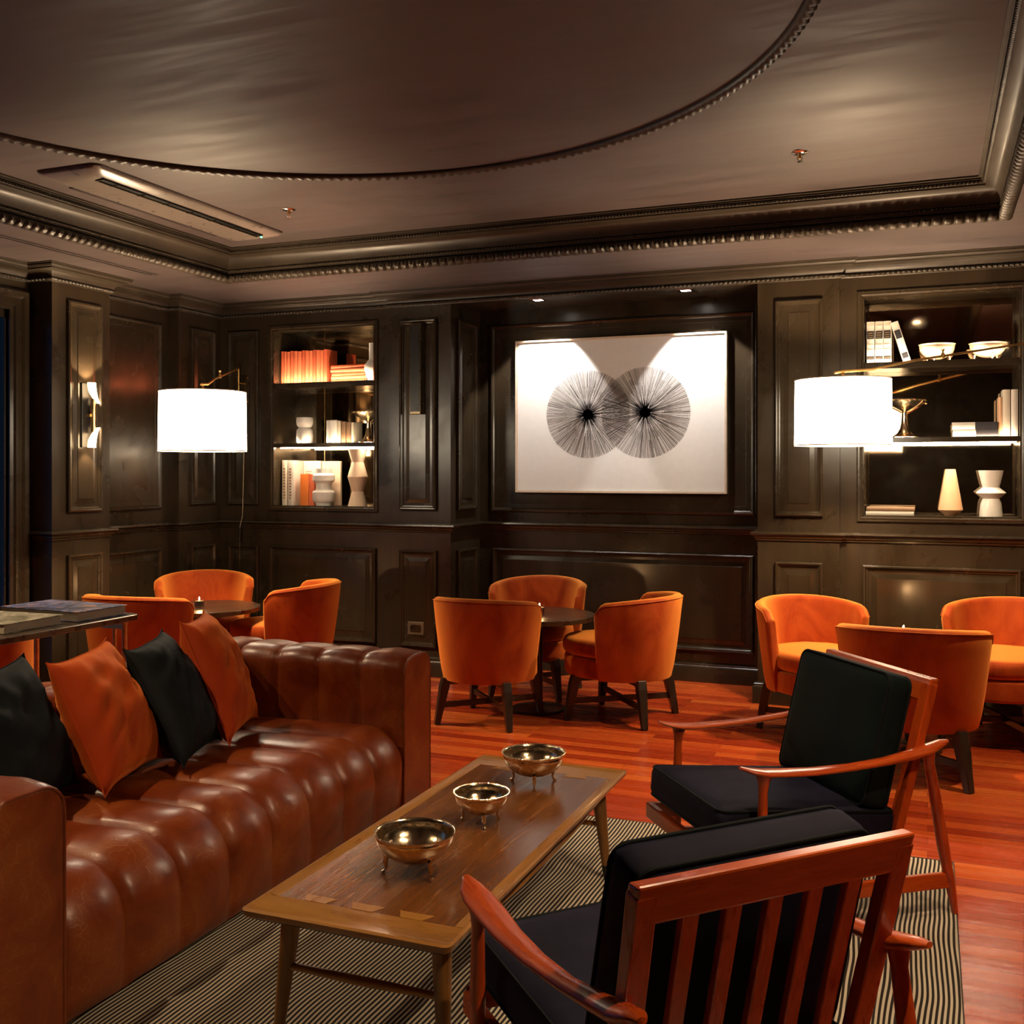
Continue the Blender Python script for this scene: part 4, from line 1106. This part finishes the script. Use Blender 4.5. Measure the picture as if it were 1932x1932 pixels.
# long edge rails (bevelled under-edge, slightly raised lip)
for sg in (-1, 1):
    m = MB(); pr = [(IX, Z1 - .024), (TX - .012, Z1 - .020), (TX + .004, Z1 - .008), (TX + .006, Z1 + .003), (TX - .002, Z1 + .006), (TX - .014, Z1 + .002), (IX, Z1)]
    vs = []
    for y in (-IY, IY): vs += [(sg * x, y, z) for x, z in pr]
    n = len(pr); fs = [(i, (i + 1) % n, (i + 1) % n + n, i + n) for i in range(n)] + [tuple(range(n))[::-1], tuple(range(n, 2 * n))]
    m.add(vs, fs); m.build('long_edge', OAKY, ct, smooth=30, merge=True)
    # end band with rounded corners
    m = MB(); rc = .020; X1 = TX + .006
    def band(z, ins, kx=0):
        pts = [(-X1 + ins, sg * IY)]
        for cx_, a0, a1 in ((-1, PI, PI / 2), (1, PI / 2, 0)):
            for k in range(7):
                a = a0 + (a1 - a0) * k / 6
                pts.append((cx_ * (X1 - rc) + math.cos(a) * (rc - ins), sg * (TY - rc + math.sin(a) * (rc - ins))))
        pts.append((X1 - ins, sg * IY)); return [(x, y, z) for x, y in pts]
    lv = [band(Z1 - .024, .022), band(Z1 - .012, .004), band(Z1 + .003, 0), band(Z1 + .006, .008), band(Z1 + .0, .022)]
    n = len(lv[0]); vs = sum(lv, []); fs = []
    for r_ in range(4):
        for k in range(n - 1): fs.append((r_ * n + k, r_ * n + k + 1, (r_ + 1) * n + k + 1, (r_ + 1) * n + k))
    fs.append(tuple(range(n))); fs.append(tuple(4 * n + k for k in range(n)))
    m.add(vs, fs); eb = m.build('end_band', OAK, ct, smooth=30, merge=True)
    # dovetails let into the walnut
    m = MB()
    for x in (-.145, -.005, .135):
        poly = [(x - .030, sg * IY), (x + .030, sg * IY), (x + .048, sg * (IY - .036)), (x - .048, sg * (IY - .036))]
        if sg > 0: poly = poly[::-1]
        m.prism(poly, Z1 - .01, Z1 + .0012)
    m.build('dovetails', OAKY, eb, smooth=0)
for sx in (-1, 1):
    for sy in (-1, 1):
        p0 = (sx * .218, sy * .66, Z1 - .024); p1 = (sx * .238, sy * .69, .055); p2 = (sx * .241, sy * .694, .012)
        lg = MB().tube([p0, (sx * .222, sy * .667, .28), p1], [.027, .025, .0155], 20).build('leg', OAKZ, ct, smooth=50)
        MB().tube([p1, p2], [.0157, .0135], 20).build('black_ferrule', BLACKM, lg, smooth=50)
for sy in (-1, 1):
    MB().tube([(-.218, sy * .677, .205), (0, sy * .677, .203), (.218, sy * .677, .205)], [.009, .0125, .009], 16).build('end_stretcher', OAK, ct, smooth=50)
for sx in (-1, 1):
    s = MB().tube([(sx * .228, -.665, .312), (sx * .250, -.2, .314), (sx * .250, .2, .314), (sx * .228, .665, .312)], [.008, .010, .010, .008], 16).build('side_rail', OAKY, ct, smooth=50)
    m = MB()
    for y in (-.36, -.12, .0, .12, .36): m.tube([(sx * .247, y, .314), (sx * .247, y, Z1 - .022)], .006, 10)
    m.build('spindles', OAKZ, s, smooth=50)
bowl((-1.334, 2.608, Z1), .114, .116, 'largest footed silver bowl, nearest on the coffee table', R(88), 'silver bowls on the coffee table')
bowl((-1.325, 3.055, Z1), .0885, .100, 'smallest footed silver bowl, middle of the coffee table', R(60), 'silver bowls on the coffee table', k=.9)
bowl((-1.315, 3.502, Z1), .114, .116, 'footed silver bowl at the far end of the coffee table', R(52), 'silver bowls on the coffee table')

# ------------------------------------------------------------------ danish armchairs
def make_arm(loc, ang, lab, cush, cname):
    t = thing('slatted_armchair', lab, 'armchair', loc, R(ang), 'wooden armchairs with dark cushions')
    W = .315
    for sy in (-1, 1):
        m = MB()
        pts = [(-.045, sy * (W + .004), .606), (-.02, sy * W, .600), (.03, sy * W, .583), (.10, sy * (W + .004), .570), (.20, sy * (W + .012), .559), (.33, sy * (W + .014), .550), (.46, sy * (W + .010), .546), (.57, sy * W, .547), (.63, sy * (W - .002), .551), (.675, sy * (W - .003), .560), (.715, sy * (W - .004), .573)]
        rd = [(.010, .006), (.022, .012), (.032, .017), (.026, .016), (.023, .013), (.027, .011), (.033, .011), (.038, .011), (.038, .011), (.030, .009), (.009, .005)]
        # smooth the polyline
        P2, R2 = [], []
        for i in range(len(pts) - 1):
            for k in range(3):
                s = k / 3; P2.append(Vector(pts[i]).lerp(Vector(pts[i + 1]), s)); R2.append((rd[i][0] * (1 - s) + rd[i + 1][0] * s, rd[i][1] * (1 - s) + rd[i + 1][1] * s))
        P2.append(Vector(pts[-1])); R2.append(rd[-1])
        m.tube(P2, R2, 16); m.build('armrest', TEAK, t, smooth=70)
        m = MB(); m.tube([(.632, sy * W, .548), (.634, sy * W, .520), (.636, sy * W, .49), (.638, sy * W, .34), (.640, sy * W, .24), (.646, sy * (W + .004), .009)], [(.030, .026), (.019, .018), (.0145, .0145), (.018, .018), (.019, .019), (.012, .012)], 14, up=(1, 0, 0)); m.build('leg', TEAKZ, t, smooth=60)
        m = MB(); m.tube([(.028, sy * W, .582), (.020, sy * (W - .006), .54), (-.01, sy * (W - .014), .42), (-.05, sy * (W - .026), .25), (-.085, sy * (W - .036), .12), (-.112, sy * (W - .042), .004)], [(.028, .022), (.018, .016), (.022, .017), (.024, .018), (.020, .015), (.011, .010)], 14, up=(1, 0, 0)); m.build('leg', TEAKZ, t, smooth=60)
        m = MB(); m.tube([(-.082, sy * (W - .036), .128), (.642, sy * W, .150)], [(.010, .026)] * 2, 4); m.build('side_stretcher', TEAK, t, smooth=0, bevel=.004)
        m = MB(); m.tube([(.075, sy * (W - .045), .215), (.765, sy * (W - .028), .262)], [(.012, .026)] * 2, 4); m.build('seat_rail', TEAK, t, smooth=0, bevel=.004)
        # back post
        m = MB(); m.tube([(.142, sy * (W - .048), .20), (.118, sy * (W - .045), .32), (.0, sy * (W - .026), .795)], [(.019, .013), (.023, .015), (.023, .017)], 4, up=(1, 0, 0)); m.build('back_post', TEAKZ, t, smooth=0, bevel=.004)
    m = MB()
    def bx(z): return .118 - (z - .32) * (.118 / .475)
    m.add([(bx(.735) - .017, -W + .010, .735), (bx(.735) - .017, W - .010, .735), (bx(.735) + .017, W - .010, .735), (bx(.735) + .017, -W + .010, .735),
           (bx(.812) - .017, -W + .004, .812), (bx(.812) - .017, W - .004, .812), (bx(.812) + .017, W - .004, .812), (bx(.812) + .017, -W + .004, .812)],
          [(0, 1, 2, 3), (4, 7, 6, 5), (0, 4, 5, 1), (1, 5, 6, 2), (2, 6, 7, 3), (3, 7, 4, 0)])
    m.build('top_rail', wood_rail, t, smooth=0, bevel=.006)
    m = MB(); m.box(.10, .135, -W + .04, W - .04, .20, .255); m.build('lower_rail', wood_rail, t, smooth=0, bevel=.004)
    m = MB(); m.box(.752, .778, -W + .028, W - .028, .235, .290); m.build('front_rail', wood_rail, t, smooth=0, bevel=.005)
    for k in range(5):
        y = -.185 + .0925 * k; m = MB()
        m.tube([(bx(.23), y * .96, .23), (bx(.745), y, .745)], [(.0085, .0175)] * 2, 4, up=(0, 1, 0)); m.build('slat', TEAKZ, t, smooth=0, bevel=.003)
    # seat cushion
    sa = math.atan2(.06, .69)
    T1 = Tr(.445, 0, .350) @ Matrix.Rotation(-sa, 4, 'Y')
    c1 = MB().rbox(.328, .275, .056, .030, 12, .018, T1, dents=.01).build('seat_cushion', cush[0], t, smooth=70, merge=True)
    def pipe(hx, hy, z, T, par, mt, rc=.03):
        pp = rrect(hx, hy, rc, 5); MB().tube([(x, y, z) for x, y in pp] + [(pp[0][0], pp[0][1], z)], .0045, 6, T=T).build('piping', mt, par, smooth=60)
    pipe(.323, .270, .048, T1, c1, cush[2]); pipe(.323, .270, -.048, T1, c1, cush[2])
    # back cushion: stands in front of the slats
    ba = math.atan(.118 / .475)
    T2 = Tr(.148, 0, .600) @ Matrix.Rotation(-ba, 4, 'Y') @ Matrix.Rotation(PI / 2, 4, 'Y')
    c2 = MB().rbox(.226, .272, .053, .032, 12, .016, T2, dents=.01).build('back_cushion', cush[1], t, smooth=70, merge=True)
    pipe(.222, .268, .043, T2, c2, cush[2], .035); pipe(.222, .268, -.043, T2, c2, cush[2], .035)
    return t
wood_rail = wood('red_teak_cross', (.36, .036, .004), (.62, .105, .011), .28, 'y', 1, .4)
make_arm((-.168, 3.97, 0), 217.5, 'teak armchair with near black cushions, facing the coffee table from the far right', (NAVY, GREENV, BLACKV), 'P')
make_arm((-.247, 1.914, 0), 137.0, 'red teak slat-back armchair in the foreground, seen from behind', (NAVY, NAVY, BLACKV), 'Q')

# ------------------------------------------------------------------ console table behind the sofa with two big books
cs = thing('console_table', 'dark topped console table with brass legs behind the sofa', 'table', (-3.83, 3.0, 0))
TC = Tr(3.83, -3.0, 0)
pp = [(x - 3.83, y + 3.0) for x, y in rrect(.33, .98, .06, 8)]
MB().prism(pp, .792, .820, TC).build('tabletop', TABLETOP, cs, smooth=35, bevel=.003)
m = MB(); n = len(pp); vs = []
for o_, z in ((.0005, .794), (.004, .796), (.004, .818), (.0005, .8195)):
    for x, y in [(a - 3.83, b + 3.0) for a, b in rrect(.33 + o_, .98 + o_, .06 + o_, 8)]: vs.append((x, y, z))
fs = [(r_ * n + k, r_ * n + (k + 1) % n, (r_ + 1) * n + (k + 1) % n, (r_ + 1) * n + k) for r_ in range(3) for k in range(n)]
m.add(vs, fs, TC).build('edge_band', BRONZE, cs, smooth=35)
for x in (-3.535, -4.085):
    for y in (3.90, 2.10): MB().tube([(x, y, .0), (x, y, .75), (x, y, .792)], [.013, .013, .016], 16, T=TC).build('leg', BRASS, cs, smooth=50)
for y in (3.90, 2.10):
    MB().tube([(-3.595, y, 0), (-3.595, y, .792)], .010, 12, T=TC).build('leg', BRASS, cs, smooth=50)
    MB().box(-4.085, -3.535, y - .012, y + .012, .755, .780, TC).build('apron', BRASS, cs, smooth=0)
def big_book(loc, lx, ly, th, rz, cov, lab):
    t = thing('coffee_table_book', lab, 'book', loc, rz, 'large books on the console')
    m = MB(); m.box(-lx / 2, lx / 2, -ly / 2, ly / 2, th - .004, th); m.box(-lx / 2, lx / 2, -ly / 2, ly / 2, 0, .004); m.box(-lx / 2, -lx / 2 + .004, -ly / 2, ly / 2, 0, th)
    m.build('cover', cov, t, smooth=0, bevel=.001)
    MB().box(-lx / 2 + .004, lx / 2 - .008, -ly / 2 + .006, ly / 2 - .006, .004, th - .004).build('pages', PAPER, t, smooth=0)
    return t
big_book((-3.80, 3.79, .8205), .50, .30, .046, R(-3), COVER1, 'thick art book with dark painted cover on the console, farther one')
big_book((-3.815, 3.40, .8205), .47, .33, .042, R(2), COVER2, 'thick art book with pale cover on the console, nearer one')

# ------------------------------------------------------------------ unseen ceiling lights of the room
def dl(x, y, z, aim, watt, ang, lab, col=SOFT, blend=.6): downlight((x, y, z), aim, watt, ang, blend, col, lab)
k = 'round recessed downlight overhead, '
dl(-3.55, 2.05, CZ, (-2.9, 2.3, .4), 50, 75, k + 'over the near end of the sofa')
dl(-1.3, 1.75, 3.06, (-1.5, 2.2, .3), 45, 80, k + 'over the near end of the coffee table')
dl(-2.2, 3.05, 3.06, (-1.9, 3.3, .3), 48, 85, k + 'over the middle of the sofa front')
dl(-.1, 3.0, CZ, (-.1, 3.3, .3), 42, 85, k + 'over the right armchair')
dl(.76, 5.2, SZ, (.1, 5.9, .3), 70, 90, k + 'in the right soffit by the far tables')
dl(.76, 2.2, SZ, (-.3, 2.2, .3), 55, 90, k + 'in the right soffit by the near armchair')
dl(-4.95, 3.5, SZ, (-3.9, 4.1, .6), 45, 90, k + 'in the left soffit by the console')

# ------------------------------------------------------------------ world, camera, view
w = bpy.data.worlds.new('night'); scene.world = w; w.use_nodes = True
w.node_tree.nodes['Background'].inputs[0].default_value = (.03, .075, .15, 1); w.node_tree.nodes['Background'].inputs[1].default_value = .4
cam = bpy.data.cameras.new('camera'); co = bpy.data.objects.new('camera', cam); COL.objects.link(co)
cam.sensor_width = 36; cam.lens = 36 * 1963 / 1932; cam.shift_y = -76 / 1932
co.location = (0, 0, 1.5); co.rotation_euler = (PI / 2, 0, R(21.77)); cam.clip_start = .05
scene.camera = co
scene.view_settings.view_transform = 'Standard'; scene.view_settings.look = 'None'
scene.view_settings.exposure = 1.55; scene.view_settings.gamma = 1; scene.view_settings.use_curve_mapping = False
scene.cycles.use_denoising = True; scene.cycles.max_bounces = 7; scene.cycles.diffuse_bounces = 4; scene.cycles.glossy_bounces = 4
scene.cycles.sample_clamp_indirect = 2; scene.cycles.caustics_reflective = False; scene.cycles.caustics_refractive = False
scene.cycles.blur_glossy = 1.0; scene.cycles.adaptive_threshold = .01
try: scene.cycles.use_light_tree = False
except Exception: pass
